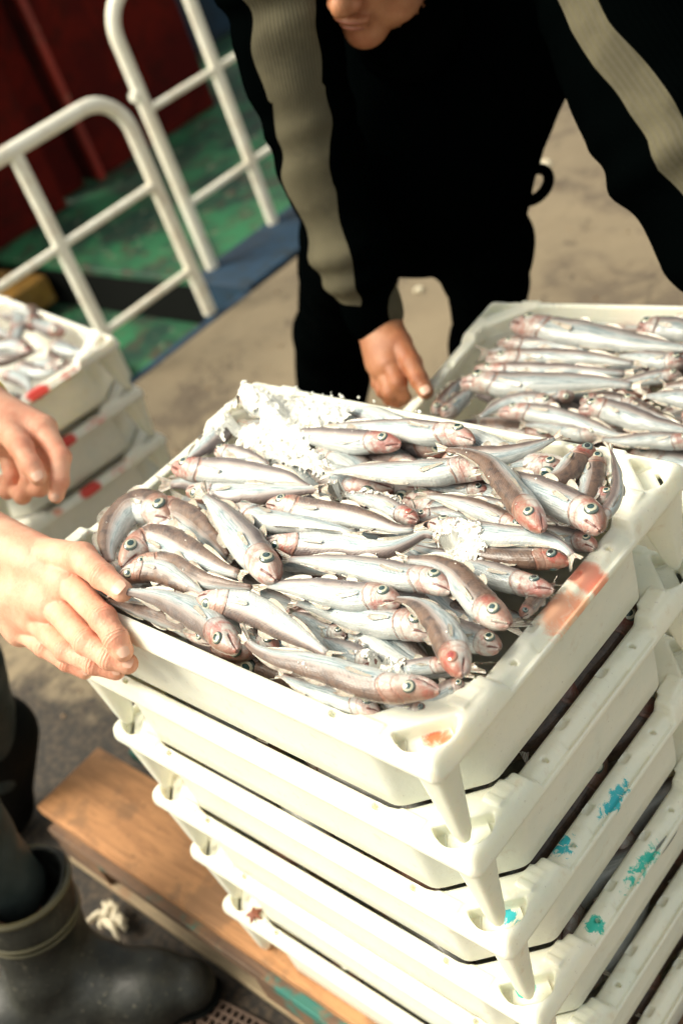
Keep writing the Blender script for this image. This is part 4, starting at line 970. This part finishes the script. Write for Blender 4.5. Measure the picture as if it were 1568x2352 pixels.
# ------------------------------------------------------------------ people
def hand_sdf(chains, palm, kf=.010, kp=.016):
    def f(P):
        d = None
        for a, b, ra, rb in palm:
            e = rcone(P, a, b, ra, rb); d = e if d is None else smin(d, e, kp)
        fing = None
        for ch in chains:
            e = None
            for (a, ra), (b, rb) in zip(ch[:-1], ch[1:]):
                q = rcone(P, a, b, ra, rb); e = q if e is None else smin(e, q, .003)
            for (a, ra) in ch[1:-1]:                                   # knuckle swelling
                q = np.linalg.norm(P - np.array(a, np.float32), axis=-1) - ra*1.06; e = smin(e, q, .003)
            root = ch[0][0]; w_ = np.clip(1 - (np.linalg.norm(P - np.array(root, np.float32), axis=-1))/.03, 0, 1)
            d2 = smin(d, e, kf)                                        # blend into the palm near the root only
            e2 = np.minimum(d, e)
            e = d2*w_ + e2*(1-w_)
            fing = e if fing is None else smin(fing, e, .0022)
        return fing
    return f
def crease(V, chains):
    kt = np.zeros(len(V)); kw = np.zeros(len(V)); V = np.asarray(V)
    for ch in chains:
        for i in range(1, len(ch)-1):
            j = np.array(ch[i][0]); ax = np.array(ch[i+1][0]) - np.array(ch[i-1][0]); ax /= np.linalg.norm(ax); q = V - j
            wgt = np.exp(-(np.sum(q*q, 1))/(ch[i][1]*1.35)**2); t = q @ ax; m_ = wgt > kw; kt = np.where(m_, t, kt); kw = np.where(m_, wgt, kw)
        j = np.array(ch[0][0]); wgt = .7*np.exp(-(np.sum((V-j)**2, 1))/(ch[0][1]*1.3)**2); m_ = wgt > kw; kt = np.where(m_, .03, kt); kw = np.where(m_, wgt, kw)
    return {'kt': kt, 'kw': np.clip((kw - .12)*1.5, 0, 1)}
def bounds(pts, pad):
    p = np.array(pts); return p.min(0) - pad, p.max(0) + pad
def join_arr(parts):
    V = []; F_ = []; n = 0
    for v, f in parts: V.append(v); F_.append(f + n); n += len(v)
    return np.concatenate(V), np.concatenate(F_)
def nail(parent, tip, prev, up, w_=.0055, l=.0065, mat='nail'):
    tip = Vector(tip); t = (tip - Vector(prev)).normalized(); n = Vector(up); n = (n - t*n.dot(t)).normalized(); s = t.cross(n)
    rad = (Vector(tip) - Vector(tip)).length; V = []; Fc = []; na, nb = 7, 7
    for i in range(na):
        for j in range(nb):
            u = i/(na-1)*2-1; v = j/(nb-1)*2-1; uu = u*math.sqrt(1 - .35*v*v); vv = v*math.sqrt(1 - .35*u*u)
            V.append((tip + t*(uu*l) + s*(vv*w_) + n*(-.0024*(vv**2) - .0010*uu*uu)))
    Fc = [(i*nb+j, i*nb+j+1, (i+1)*nb+j+1, (i+1)*nb+j) for i in range(na-1) for j in range(nb-1)]
    pobj('fingernail', arr_mesh('fingernail', [tuple(v) for v in V], Fc), M[mat], parent)
TOCAM = Vector((0.4998, -0.3526, 0.6624))

# --- the worker on the left: right hand grips the front crate
p1 = thing('person', 'worker at the left edge in rubber boots, gripping the front crate with a bare hand', 'person', (-1.05, -.12, -.86)); O1 = np.array((-1.05, -.12, -.86))
W1 = [(-0.6889, 0.0175, 0.0310), (-0.6906, -0.0134, -0.0204)]
mcp = [(-0.5067, 0.0186, 0.0073), (-0.5271, -0.0010, -0.0139), (-0.5614, -0.0141, -0.0379), (-0.6020, -0.0211, -0.0614)]
idx_c = [(mcp[0], .0150), ((-0.4164, -0.0036, 0.0086), .0132), ((-0.3914, -0.0120, -0.0018), .0120), ((-0.3826, -0.0156, -0.0118), .0108)]
mid_c = [(mcp[1], .0150), ((-0.4338, -0.0242, -0.0117), .0130), ((-0.4021, -0.0233, -0.0220), .0118), ((-0.3857, -0.0166, -0.0303), .0105)]
rin_c = [(mcp[2], .0140), ((-0.4790, -0.0308, -0.0348), .0122), ((-0.4421, -0.0262, -0.0445), .0110), ((-0.4232, -0.0174, -0.0559), .0098)]
pin_c = [(mcp[3], .0130), ((-0.5395, -0.0296, -0.0561), .0108), ((-0.5104, -0.0263, -0.0701), .0098), ((-0.4923, -0.0214, -0.0820), .0086)]
thu_c = [((-0.5683, 0.0278, 0.0174), .0220), ((-0.4882, 0.0372, 0.0316), .0160), ((-0.4392, 0.0272, 0.0305), .0132), ((-0.4067, 0.0237, 0.0243), .0112)]
palm = [(W1[0], mcp[0], .030, .017), (W1[1], mcp[1], .028, .017), (W1[1], mcp[2], .026, .016), (W1[1], mcp[3], .024, .015), (mcp[0], mcp[3], .016, .014), (W1[0], thu_c[0][0], .028, .022),
        ((-0.7977, -0.0214, 0.0556), W1[0], .034, .030), ((-0.7957, -0.0534, 0.0077), W1[1], .032, .029), ((-0.5835, 0.0049, -0.0075), mcp[1], .020, .016)]
f1 = hand_sdf([idx_c, mid_c, rin_c, pin_c, thu_c], palm)
def f1w(P): return f1(P) + .00025*vnoise(P, 200, 3)
allp = [c[0] for ch in (idx_c, mid_c, rin_c, pin_c, thu_c) for c in ch] + W1 + [(-0.7572, -0.0046, 0.0398)]
lo, hi = bounds(allp, .034)
handA = nets(f1w, lo, hi, .0018)
# second hand, loosely curled, further back
W2 = [(-0.8612, 0.1722, 0.0676), (-0.8549, 0.1535, 0.0440)]
idx2 = [((-0.7600, 0.1860, 0.0392), .0150), ((-0.7160, 0.1690, 0.0167), .0125), ((-0.7024, 0.1470, -0.0008), .0112), ((-0.7019, 0.1338, -0.0130), .0098)]
mid2 = [((-0.7800, 0.1746, 0.0264), .0140), ((-0.7497, 0.1622, -0.0026), .0120), ((-0.7654, 0.1455, -0.0251), .0110), ((-0.7904, 0.1377, -0.0287), .0100)]
rin2 = [((-0.8082, 0.1679, 0.0186), .0140), ((-0.7804, 0.1486, -0.0134), .0120), ((-0.7921, 0.1305, -0.0329), .0108), ((-0.8204, 0.1354, -0.0307), .0098)]
pin2 = [((-0.8373, 0.1626, 0.0130), .0130), ((-0.8145, 0.1407, -0.0153), .0110), ((-0.8243, 0.1284, -0.0320), .0100), ((-0.8486, 0.1392, -0.0294), .0090)]
thu2 = [((-0.7954, 0.1605, 0.0504), .0190), ((-0.7482, 0.1437, 0.0418), .0145), ((-0.7225, 0.1329, 0.0286), .0125), ((-0.7094, 0.1282, 0.0178), .0110)]
palm2 = [(W2[0], idx2[0][0], .027, .017), (W2[0], mid2[0][0], .026, .017), (W2[1], rin2[0][0], .025, .016), (W2[1], pin2[0][0], .024, .015), (W2[1], thu2[0][0], .024, .019),
         ((-0.9684, 0.1321, 0.1250), W2[0], .033, .027), ((-0.9621, 0.1132, 0.1011), W2[1], .031, .026)]
f2 = hand_sdf([idx2, mid2, rin2, pin2, thu2], palm2)
allp = [c[0] for ch in (idx2, mid2, rin2, pin2, thu2) for c in ch] + W2 + [(-0.9220, 0.1435, 0.0974)]
lo, hi = bounds(allp, .034); handB = nets(f2, lo, hi, .0024)
# rest of the body (stands left of the picture)
E1 = (-0.8479, -0.1134, 0.1960); S1 = (-1.20, -.32, .36); E2 = (-1.1319, 0.0962, 0.2352); S2 = (-1.28, .10, .38)
HIPA, HIPB = (-1.20, -.20, -.02), (-1.26, .0, -.02); HD1 = (-1.16, -.10, .62)
A1 = (-0.9179, -0.1698, -0.7600); A2 = (-1.2968, -0.0312, -0.8000)
def body1(P):
    d = rcone(P, (-1.24, -.10, .10), (-1.24, -.10, .34), .13, .15)
    for a, b, ra, rb in ((S1, S2, .06, .06), (S1, E1, .05, .042), (E1, (-0.7847, -0.0321, 0.0309), .042, .034), (S2, E2, .05, .042), (E2, (-0.9569, 0.1289, 0.1085), .042, .034), (HIPA, (-.97, -.17, -.42), .085, .06), ((-.97, -.17, -.42), A1, .055, .045),
                         (HIPB, (-1.17, .0, -.42), .085, .06), ((-1.17, .0, -.42), A2, .055, .045), (HIPA, HIPB, .10, .10), ((-1.24, -.10, .10), (-1.24, -.10, -.02), .13, .12), ((-1.22, -.10, .42), HD1, .055, .055)):
        d = smin(d, rcone(P, a, b, ra, rb), .04)
    d = smin(d, ell(P, HD1, (.085, .075, .11)), .02)
    d = smin(d, ell(P, (-1.07, -.10, .61), (.018, .012, .02)), .012)          # nose
    d = smin(d, ell(P, (-1.09, -.10, .54), (.03, .03, .025)), .02)             # jaw
    for s in (-1, 1): d = smin(d, ell(P, (-1.17, -.10 + s*.078, .62), (.018, .008, .03)), .006)
    return d
bodyA = nets(body1, (-1.62, -.62, -.86), (-.55, .62, .80), .012)
V, Fq = join_arr([handA, handB, bodyA])
pobj('body', arr_mesh('body', V - O1, Fq, True, crease(V, (idx_c, mid_c, rin_c, pin_c, thu_c, idx2, mid2, rin2, pin2, thu2))), M['skin'], p1).name = 'body'
def offs(p, O): return tuple(np.array(p) - O)
for tip, prev, r, ww in ((idx_c[3][0], idx_c[2][0], .0108, .0062), (mid_c[3][0], mid_c[2][0], .0105, .0060), (rin_c[3][0], rin_c[2][0], .0098, .0056), (pin_c[3][0], pin_c[2][0], .0086, .0048), (thu_c[3][0], thu_c[2][0], .0112, .0075),
                         (thu2[3][0], thu2[2][0], .0110, .0070), (idx2[3][0], idx2[2][0], .0098, .0055)):
    up = (TOCAM - Vector(tip)).normalized() + Vector((.0, .0, .35)); up.normalize()
    t = (Vector(tip) - Vector(prev)).normalized(); n = (up - t*up.dot(t)).normalized()
    q = Vector(tip) + n*(r*.985 + .0006) + t*.001
    nail(p1, offs(q, O1), offs(q - t*.01, O1), n, ww, ww*1.15)
def cl_mesh(name, fn, lo, hi, h, mat, parent, O, attr=None):
    V, Fq = nets(fn, lo, hi, h); at = attr(V) if attr else None
    return pobj(name, arr_mesh(name, V - O, Fq, True, at), M[mat], parent)
def coat1(P):
    d = rcone(P, (-1.24, -.10, -.05), (-1.24, -.10, .34), .155, .17)
    for a, b, ra, rb in ((S1, S2, .075, .075), (S1, E1, .065, .06), (E1, (-0.7070, 0.0119, 0.0086), .058, .050), (S2, E2, .065, .06), (E2, (-0.8782, 0.1721, 0.0612), .056, .048)): d = smin(d, rcone(P, a, b, ra, rb), .04)
    return d + .004*vnoise(P, 60, 7)
cl_mesh('oilskin_jacket', coat1, (-1.62, -.70, -.25), (-.62, .65, .62), .011, 'yellow', p1, O1)
def trou1(P):
    d = smin(rcone(P, HIPA, (-.93, -.17, -.42), .12, .085), rcone(P, (-.93, -.17, -.42), (-0.9063, -0.1520, -0.6000), .082, .052), .03)
    d = smin(d, smin(rcone(P, HIPB, (-1.17, .02, -.42), .12, .075), rcone(P, (-1.17, .02, -.42), (-1.2263, 0.0018, -0.6600), .073, .05), .03), .05)
    return d + .004*vnoise(P, 55, 9)
cl_mesh('oilskin_trousers', trou1, (-1.62, -.45, -.74), (-.78, .25, .12), .010, 'greycloth', p1, O1)
TOE = [(-0.7062, -0.0695, -0.8150), (-0.7524, -0.1063, -0.8080), (-0.8345, -0.1468, -0.7850), (-0.8862, -0.1764, -0.7550), (-0.8785, -0.1476, -0.5750), (-0.9302, -0.2735, -0.8120)]
def boot(P):
    d = rcone(P, TOE[0], TOE[1], .040, .050)
    for a, b, ra, rb in ((TOE[1], TOE[2], .050, .050), (TOE[2], TOE[3], .052, .060), (TOE[3], TOE[4], .060, .074), (TOE[5], TOE[3], .044, .056), (TOE[5], TOE[1], .044, .045)): d = smin(d, rcone(P, a, b, ra, rb), .03)
    c = np.array(TOE[2], np.float32); q = P - c
    fold = np.sin((q @ np.array((.8, -.2, .9), np.float32))*75 + 1.5*np.sin(q[..., 1]*40))
    d = d + .0042*fold*np.exp(-((P[..., 0] - TOE[3][0])**2)/.012)
    top = P[..., 2] - (-.580); inside = rcone(P, TOE[3], TOE[4], .050, .066)
    d = np.maximum(d, top); d = np.where(P[..., 2] > -.66, np.maximum(d, -inside), d)
    return np.maximum(d, -(P[..., 2] + .8585))
cl_mesh('rubber_boot', boot, (-1.10, -.40, -.865), (-.60, .06, -.55), .0042, 'rubber', p1, O1)
b = MB(); ax = (Vector(TOE[4]) - Vector(TOE[3])).normalized()
for q, r, tr in ((.965, .0745, .0055), (.66, .072, .0038), (.60, .0715, .003)):
    c = Vector(TOE[3]).lerp(Vector(TOE[4]), q); u = ax.orthogonal().normalized(); v = ax.cross(u)
    b.tube([offs(c + (u*math.cos(a) + v*math.sin(a))*r, O1) for a in [2*math.pi*i/36 for i in range(37)]], tr, 8, False)
b.build('boot_band', M['rubber_band'], p1)
def sole(P):
    d = smin(rcone(P, TOE[0], TOE[5], .046, .048), rcone(P, TOE[0], TOE[1], .046, .055), .02); return np.maximum(d, np.maximum(P[..., 2] + .842, -(P[..., 2] + .8592)))
cl_mesh('boot_sole', sole, (-1.10, -.40, -.865), (-.60, .06, -.83), .004, 'sole', p1, O1)
T2 = [(-1.2208, 0.0250, -0.6000), (-1.3121, -0.0253, -0.7900), (-1.3788, -0.0900, -0.8200)]
cl_mesh('rubber_boot', lambda P: np.maximum(smin(rcone(P, T2[0], T2[1], .075, .062), rcone(P, T2[1], T2[2], .058, .045), .03), -(P[..., 2] + .8585)), (-1.5, -.2, -.865), (-1.0, .25, -.5), .007, 'sole', p1, O1)
cl_mesh('hair', lambda P: np.maximum(ell(P, (-1.175, -.10, .64), (.10, .088, .115)), -(P[..., 2] - .62) + (P[..., 0] + 1.15)*.8), (-1.33, -.25, .46), (-1.03, .05, .81), .008, 'hair', p1, O1)

# --- the man in black bending over the crate behind
p2 = thing('person', 'man in a black jacket with grey sleeve stripes bending over the crate behind', 'person', (-1.15, 1.10, -.86)); O2p = np.array((-1.15, 1.10, -.86))
arm = [(-0.6785, 0.7286, 0.3859), (-0.6854, 0.7059, 0.2499), (-0.6829, 0.6998, 0.1170), (-0.6705, 0.6882, 0.0030), (-0.6606, 0.6784, -0.0795)]
armr = [.080, .066, .060, .054, .044]
arl = [(-0.3327, 0.9518, 0.2923), (-0.2682, 0.8824, 0.1908), (-0.2000, 0.8270, 0.0971), (-0.1536, 0.8086, 0.0082), (-0.1291, 0.8190, -0.0655)]
arlr = [.125, .112, .100, .085, .055]
CH = (-0.7359, 1.0903, 0.2516); BE = (-0.7374, 0.9409, 0.0526); HP = (-0.8050, 0.9727, -0.0530); HM = (-0.6644, 0.9590, -0.1255); HM1 = (-0.6856, 0.9461, -0.1827); HL = (-0.8514, 0.9229, -0.0052)
def jacket(P):
    d = rcone(P, CH, BE, .20, .155)
    d = smin(d, rcone(P, BE, HP, .155, .135), .05)
    d = smin(d, rcone(P, (-0.6059, 1.0586, 0.1760), (-0.6552, 0.9605, 0.0073), .12, .085), .05)
    d = smin(d, rcone(P, (-0.6552, 0.9605, 0.0073), HM1, .083, .066), .03)
    d = smin(d, rcone(P, CH, HL, .17, .12), .05)
    a = None
    for i in range(4):
        e = rcone(P, arm[i], arm[i+1], armr[i], armr[i+1]); a = e if a is None else smin(a, e, .02)
    # cloth folds across the sleeve
    A0 = np.array(arm[0], np.float32); AX = np.array(arm[4], np.float32) - A0; AL = np.linalg.norm(AX); AX /= AL
    t = (P - A0) @ AX
    a = a + (.0040 + .0020*np.sin(t*23))*np.sin(t*78 + 2.2*np.sin(t*31) + (P @ np.array((9, 5, 0), np.float32)))
    d = smin(d, a, .02)
    b_ = None
    for i in range(4):
        e = rcone(P, arl[i], arl[i+1], arlr[i], arlr[i+1]); b_ = e if b_ is None else smin(b_, e, .03)
    B0 = np.array(arl[0], np.float32); BX = np.array(arl[4], np.float32) - B0; BX /= np.linalg.norm(BX); t2 = (P - B0) @ BX
    b_ = b_ + .0038*np.sin(t2*62 + 2*np.sin(t2*25)) 
    d = smin(d, b_, .03)
    return d + .005*vnoise(P, 26, 4) + .002*vnoise(P, 80, 5)
def jat(V):
    def arm_par(pts, dirs, th, th2):
        best = np.full(len(V), 9.); st = np.zeros(len(V)); rb = np.zeros(len(V))
        for i in range(4):
            a = np.array(pts[i]); b = np.array(pts[i+1]); ab = b-a; t = np.clip((V-a) @ ab/(ab @ ab), 0, 1); c = a + t[:, None]*ab; r = V-c; dist = np.linalg.norm(r, axis=1)
            r = r - np.outer(r @ ab, ab)/(ab @ ab); rn = r/np.maximum(np.linalg.norm(r, axis=1)[:, None], 1e-6)
            dv = np.array(dirs[i])*(1-t[:, None]) + np.array(dirs[i+1])*t[:, None]; dv = dv - np.outer(dv @ ab, ab)/(ab @ ab); dv /= np.linalg.norm(dv, axis=1)[:, None]
            cosv = np.sum(rn*dv, axis=1); side = np.cross(ab/np.linalg.norm(ab), dv); sv = np.arctan2(np.sum(rn*side, axis=1), cosv)
            k = dist < best; best = np.where(k, dist, best); st = np.where(k, np.clip(.5 + (th*(1 + .08*np.sin(V[:, 2]*70 + V[:, 0]*30)) - np.abs(sv + .03*np.sin(V[:, 2]*38)))*4.0, 0, 1), st); rb = np.where(k, sv, rb)
            if i == 3: st = np.where(k & (t > .55), np.clip(st - (t-.55)*6*(1 + sv), 0, 1), st)
        return best, st, rb
    cam_v = lambda x, y, z: np.array(RX)*x + np.array(DN)*y + np.array(FW)*z
    b1, s1, r1 = arm_par(arm, [cam_v(-.10, 0, -1), cam_v(-.12, 0, -1), cam_v(-.62, 0, -1), cam_v(-.95, .0, -1), cam_v(-.9, .0, -1)], .60, 0)
    b2, s2, r2 = arm_par(arl, [cam_v(-1.5, 0, -1), cam_v(-1.2, .0, -1), cam_v(-.75, .0, -1), cam_v(-.5, .0, -1), cam_v(-.3, 0, -1)], .20, 0)
    st = np.where(b1 < .09, s1, 0); st = np.where((b2 < .13) & (b2 < b1), s2*.999, st); rb = np.where(b1 < b2, r1, r2)
    return {'stripe': st, 'rib': rb}
jv = [*arm, *arl, CH, BE, HP, HM1]; lo, hi = bounds(jv, .21)
jk = cl_mesh('jacket', jacket, lo, hi, .0075, 'jacket', p2, O2p, jat)
KR = (-1.2143, 1.0524, -0.4200); FR = (-1.3992, 1.0350, -0.8000); KL = (-0.8477, 1.0911, -0.4200); FLt = (-0.9732, 1.1877, -0.8000)
def trou2(P):
    d = rcone(P, HL, KR, .105, .082); d = smin(d, rcone(P, KR, FR, .082, .075), .03)
    e = rcone(P, HM, KL, .075, .062); e = smin(e, rcone(P, KL, FLt, .072, .075), .03)
    return smin(d, e, .03) + .004*vnoise(P, 45, 2)
lo, hi = bounds([HL, HM, KR, KL, FR, FLt], .12)
cl_mesh('trousers', trou2, lo, hi, .010, 'black', p2, O2p)
def boots2(P):
    d = None
    for f in (FR, FLt):
        f = np.array(f); e = smin(rcone(P, f, f + np.array((0, 0, -.02)), .062, .055), rcone(P, f + np.array((0, 0, -.02)), f + np.array((.02, -.17, -.02)), .05, .040), .03); d = e if d is None else np.minimum(d, e)
    return np.maximum(d, -(P[..., 2] + .8585))
lo, hi = bounds([FR, FLt], .1); lo[1] -= .2; cl_mesh('rubber_boot', boots2, lo, hi, .008, 'sole', p2, O2p)
# head
HC = Vector((-0.5828, 0.8073, 0.3937))
hf = (RX*-.38 + DN*.80 + FW*-.46).normalized(); hd_ = (RX*.20 + DN*.50 + FW*.84); hd_ = (hd_ - hf*hd_.dot(hf)).normalized(); hs_ = hf.cross(hd_).normalized()
HM3 = np.array([hs_, hf, -hd_], np.float32)         # rows: side, front, up
def hp(s, f, u): return tuple(HC + hs_*s + hf*f - hd_*u)
def head(P):
    q = (P - np.array(HC, np.float32)) @ HM3.T
    E = lambda c, r: ell(q, c, r)
    d = E((0, -.015, .035), (.074, .096, .090))
    d = smin(d, E((0, .030, -.035), (.058, .060, .075)), .03)
    d = smin(d, E((0, .062, -.098), (.026, .024, .020)), .022)               # chin
    d = smin(d, E((0, .080, .022), (.052, .018, .014)), .016)                # brow
    for s in (-1, 1):
        d = smin(d, E((s*.040, .062, -.022), (.022, .020, .018)), .016)      # cheek
        d = smin(d, E((s*.076, -.005, -.005), (.010, .020, .032)), .006)     # ear
        d = smax(d, -E((s*.031, .098, .002), (.017, .014, .011)), .012)      # eye socket
        d = smin(d, E((s*.0145, .100, -.034), (.0095, .011, .0085)), .006)   # nostril wing
        d = smin(d, E((s*.030, .082, .001), (.014, .012, .011)), .003)
        d = smin(d, E((s*.045, .030, -.070), (.022, .035, .022)), .02)       # jaw
    d = smin(d, rcone(q, (0, .084, .012), (0, .114, -.028), .009, .0125), .010)
    d = smin(d, E((0, .110, -.033), (.012, .012, .011)), .006)
    d = smin(d, E((0, .089, -.059), (.026, .013, .0075)), .005)              # upper lip
    d = smin(d, E((0, .086, -.070), (.021, .012, .0070)), .003)
    d = smax(d, -E((0, .104, -.0645), (.024, .008, .0015)), .002)
    d = smin(d, rcone(q, (0, -.01, -.06), (0, -.05, -.16), .055, .060), .02)
    return d
lo, hi = bounds([hp(0, 0, 0)], .20); headm = nets(head, lo, hi, .0030)
# right hand on the rim of the crate behind
WR = (-0.6591, 0.6804, -0.0975)
ind3 = [((-0.5997, 0.6253, -0.1269), .0145), ((-0.5739, 0.6030, -0.1414), .0125), ((-0.5746, 0.6015, -0.1597), .0110), ((-0.5822, 0.6139, -0.1754), .0100)]
mid3 = [((-0.6109, 0.6209, -0.1352), .0145), ((-0.5850, 0.5952, -0.1527), .0125), ((-0.5831, 0.5997, -0.1689), .0110), ((-0.5911, 0.6166, -0.1803), .0100)]
rin3 = [((-0.6267, 0.6261, -0.1386), .0135), ((-0.6059, 0.6024, -0.1572), .0118), ((-0.6038, 0.6060, -0.1744), .0105), ((-0.6086, 0.6205, -0.1828), .0095)]
pin3 = [((-0.6459, 0.6376, -0.1413), .0120), ((-0.6298, 0.6177, -0.1599), .0105), ((-0.6294, 0.6197, -0.1765), .0095), ((-0.6308, 0.6310, -0.1828), .0085)]
thu3 = [((-0.6045, 0.6548, -0.1134), .0185), ((-0.5659, 0.6315, -0.1262), .0145), ((-0.5443, 0.6154, -0.1393), .0125), ((-0.5294, 0.6064, -0.1505), .0115)]
palm3 = [(WR, ind3[0][0], .024, .017), (WR, mid3[0][0], .025, .017), (WR, rin3[0][0], .024, .015), (WR, pin3[0][0], .022, .013), (WR, thu3[0][0], .026, .019), ((-0.6851, 0.7048, -0.0720), WR, .027, .027)]
f3 = hand_sdf([ind3, mid3, rin3, pin3, thu3], palm3)
allp = [c[0] for ch in (ind3, mid3, rin3, pin3, thu3) for c in ch] + [WR, (-0.6851, 0.7048, -0.0720)]; lo, hi = bounds(allp, .032); handC = nets(f3, lo, hi, .0024)
# left hand at the far end of that crate (outside the picture)
WL = (.02, .72, -.06)
def mkch(y): return [((.03, y, -.11), .014), ((.045, y - .01, -.145), .012), ((.03, y - .015, -.18), .011), ((.005, y - .015, -.185), .010)]
chL = [mkch(y) for y in (.76, .735, .71, .685)] + [[((.0, .77, -.10), .018), ((-.025, .765, -.125), .014), ((-.035, .76, -.14), .012), ((-.045, .755, -.145), .011)]]
f4 = hand_sdf(chL, [(WL, c[0][0], .024, .016) for c in chL] + [((-0.1397, 0.8219, -0.0503), WL, .03, .026)])
lo, hi = bounds([c[0] for ch in chL for c in ch] + [WL, (-0.1397, 0.8219, -0.0503)], .03); handD = nets(f4, lo, hi, .004)
def body2(P):
    d = rcone(P, CH, BE, .16, .125); d = smin(d, rcone(P, BE, HP, .125, .12), .05)
    for i in range(4):
        d = smin(d, rcone(P, arm[i], arm[i+1], armr[i]*.62, armr[i+1]*.62), .02); d = smin(d, rcone(P, arl[i], arl[i+1], arlr[i]*.5, arlr[i+1]*.5), .02)
    for a, b in ((HL, KR), (KR, FR), (HM, KL), (KL, FLt)): d = smin(d, rcone(P, a, b, .055, .05), .02)
    return smin(d, rcone(P, CH, hp(0, -.05, -.14), .09, .05), .03)
lo, hi = bounds([*jv, KR, FR, KL, FLt], .17); bodyB = nets(body2, lo, hi, .014)
V, Fq = join_arr([headm, handC, handD, bodyB]); pobj('body', arr_mesh('body', V - O2p, Fq, True, crease(V, (ind3, mid3, rin3, pin3, thu3))), M['skin_tan'], p2)
for tip, prev, r in ((thu3[3][0], thu3[2][0], .0115),):
    up = (TOCAM - Vector(tip)).normalized(); t = (Vector(tip) - Vector(prev)).normalized(); n = (up - t*up.dot(t)).normalized(); q = Vector(tip) + n*(r + .0004) + t*.001
    nail(p2, offs(q, O2p), offs(q - t*.01, O2p), n, .007, .008)
def lips(P):
    q = (P - np.array(HC, np.float32)) @ HM3.T
    d = np.minimum(ell(q, (0, .0905, -.0595), (.0235, .012, .0055)), ell(q, (0, .0875, -.0700), (.019, .0115, .0056))); return np.maximum(d, -ell(q, (0, .105, -.0645), (.024, .009, .0012)))
lo, hi = bounds([hp(0, .09, -.065)], .03); cl_mesh('lips', lips, lo, hi, .0015, 'lip', p2, O2p)
def hair2(P):
    q = (P - np.array(HC, np.float32)) @ HM3.T
    return np.maximum(ell(q, (0, -.018, .040), (.080, .102, .095)), smin(q[..., 1] - .055 + q[..., 2]*.0, .0 - (q[..., 2] - .05 + (q[..., 1])*-.0) , .01)*0 + np.minimum(q[..., 1] - .045, .055 - q[..., 2]))
lo, hi = bounds([hp(0, 0, 0)], .17); cl_mesh('hair', hair2, lo, hi, .006, 'hair', p2, O2p)
def collar(P):
    a = hp(0, -.035, -.11); b = hp(0, -.06, -.17); return np.maximum(rcone(P, a, b, .066, .08), -rcone(P, hp(0, -.01, -.05), b, .058, .06))
lo, hi = bounds([hp(0, -.04, -.13)], .12); cl_mesh('collar', collar, lo, hi, .005, 'black', p2, O2p)
# strap loop hanging at the hip
b = MB(); lc = Vector((-0.6085, 1.0299, -0.0595)); u = (RX*.7 + DN*.7).normalized(); v = (RX*-.7 + DN*.7).normalized()
b.tube([offs(lc + u*(math.cos(a)*.020) + v*(math.sin(a)*.030), O2p) for a in [2*math.pi*i/24 for i in range(25)]], .009, 8, False)
b.build('strap_loop', M['black'], p2)
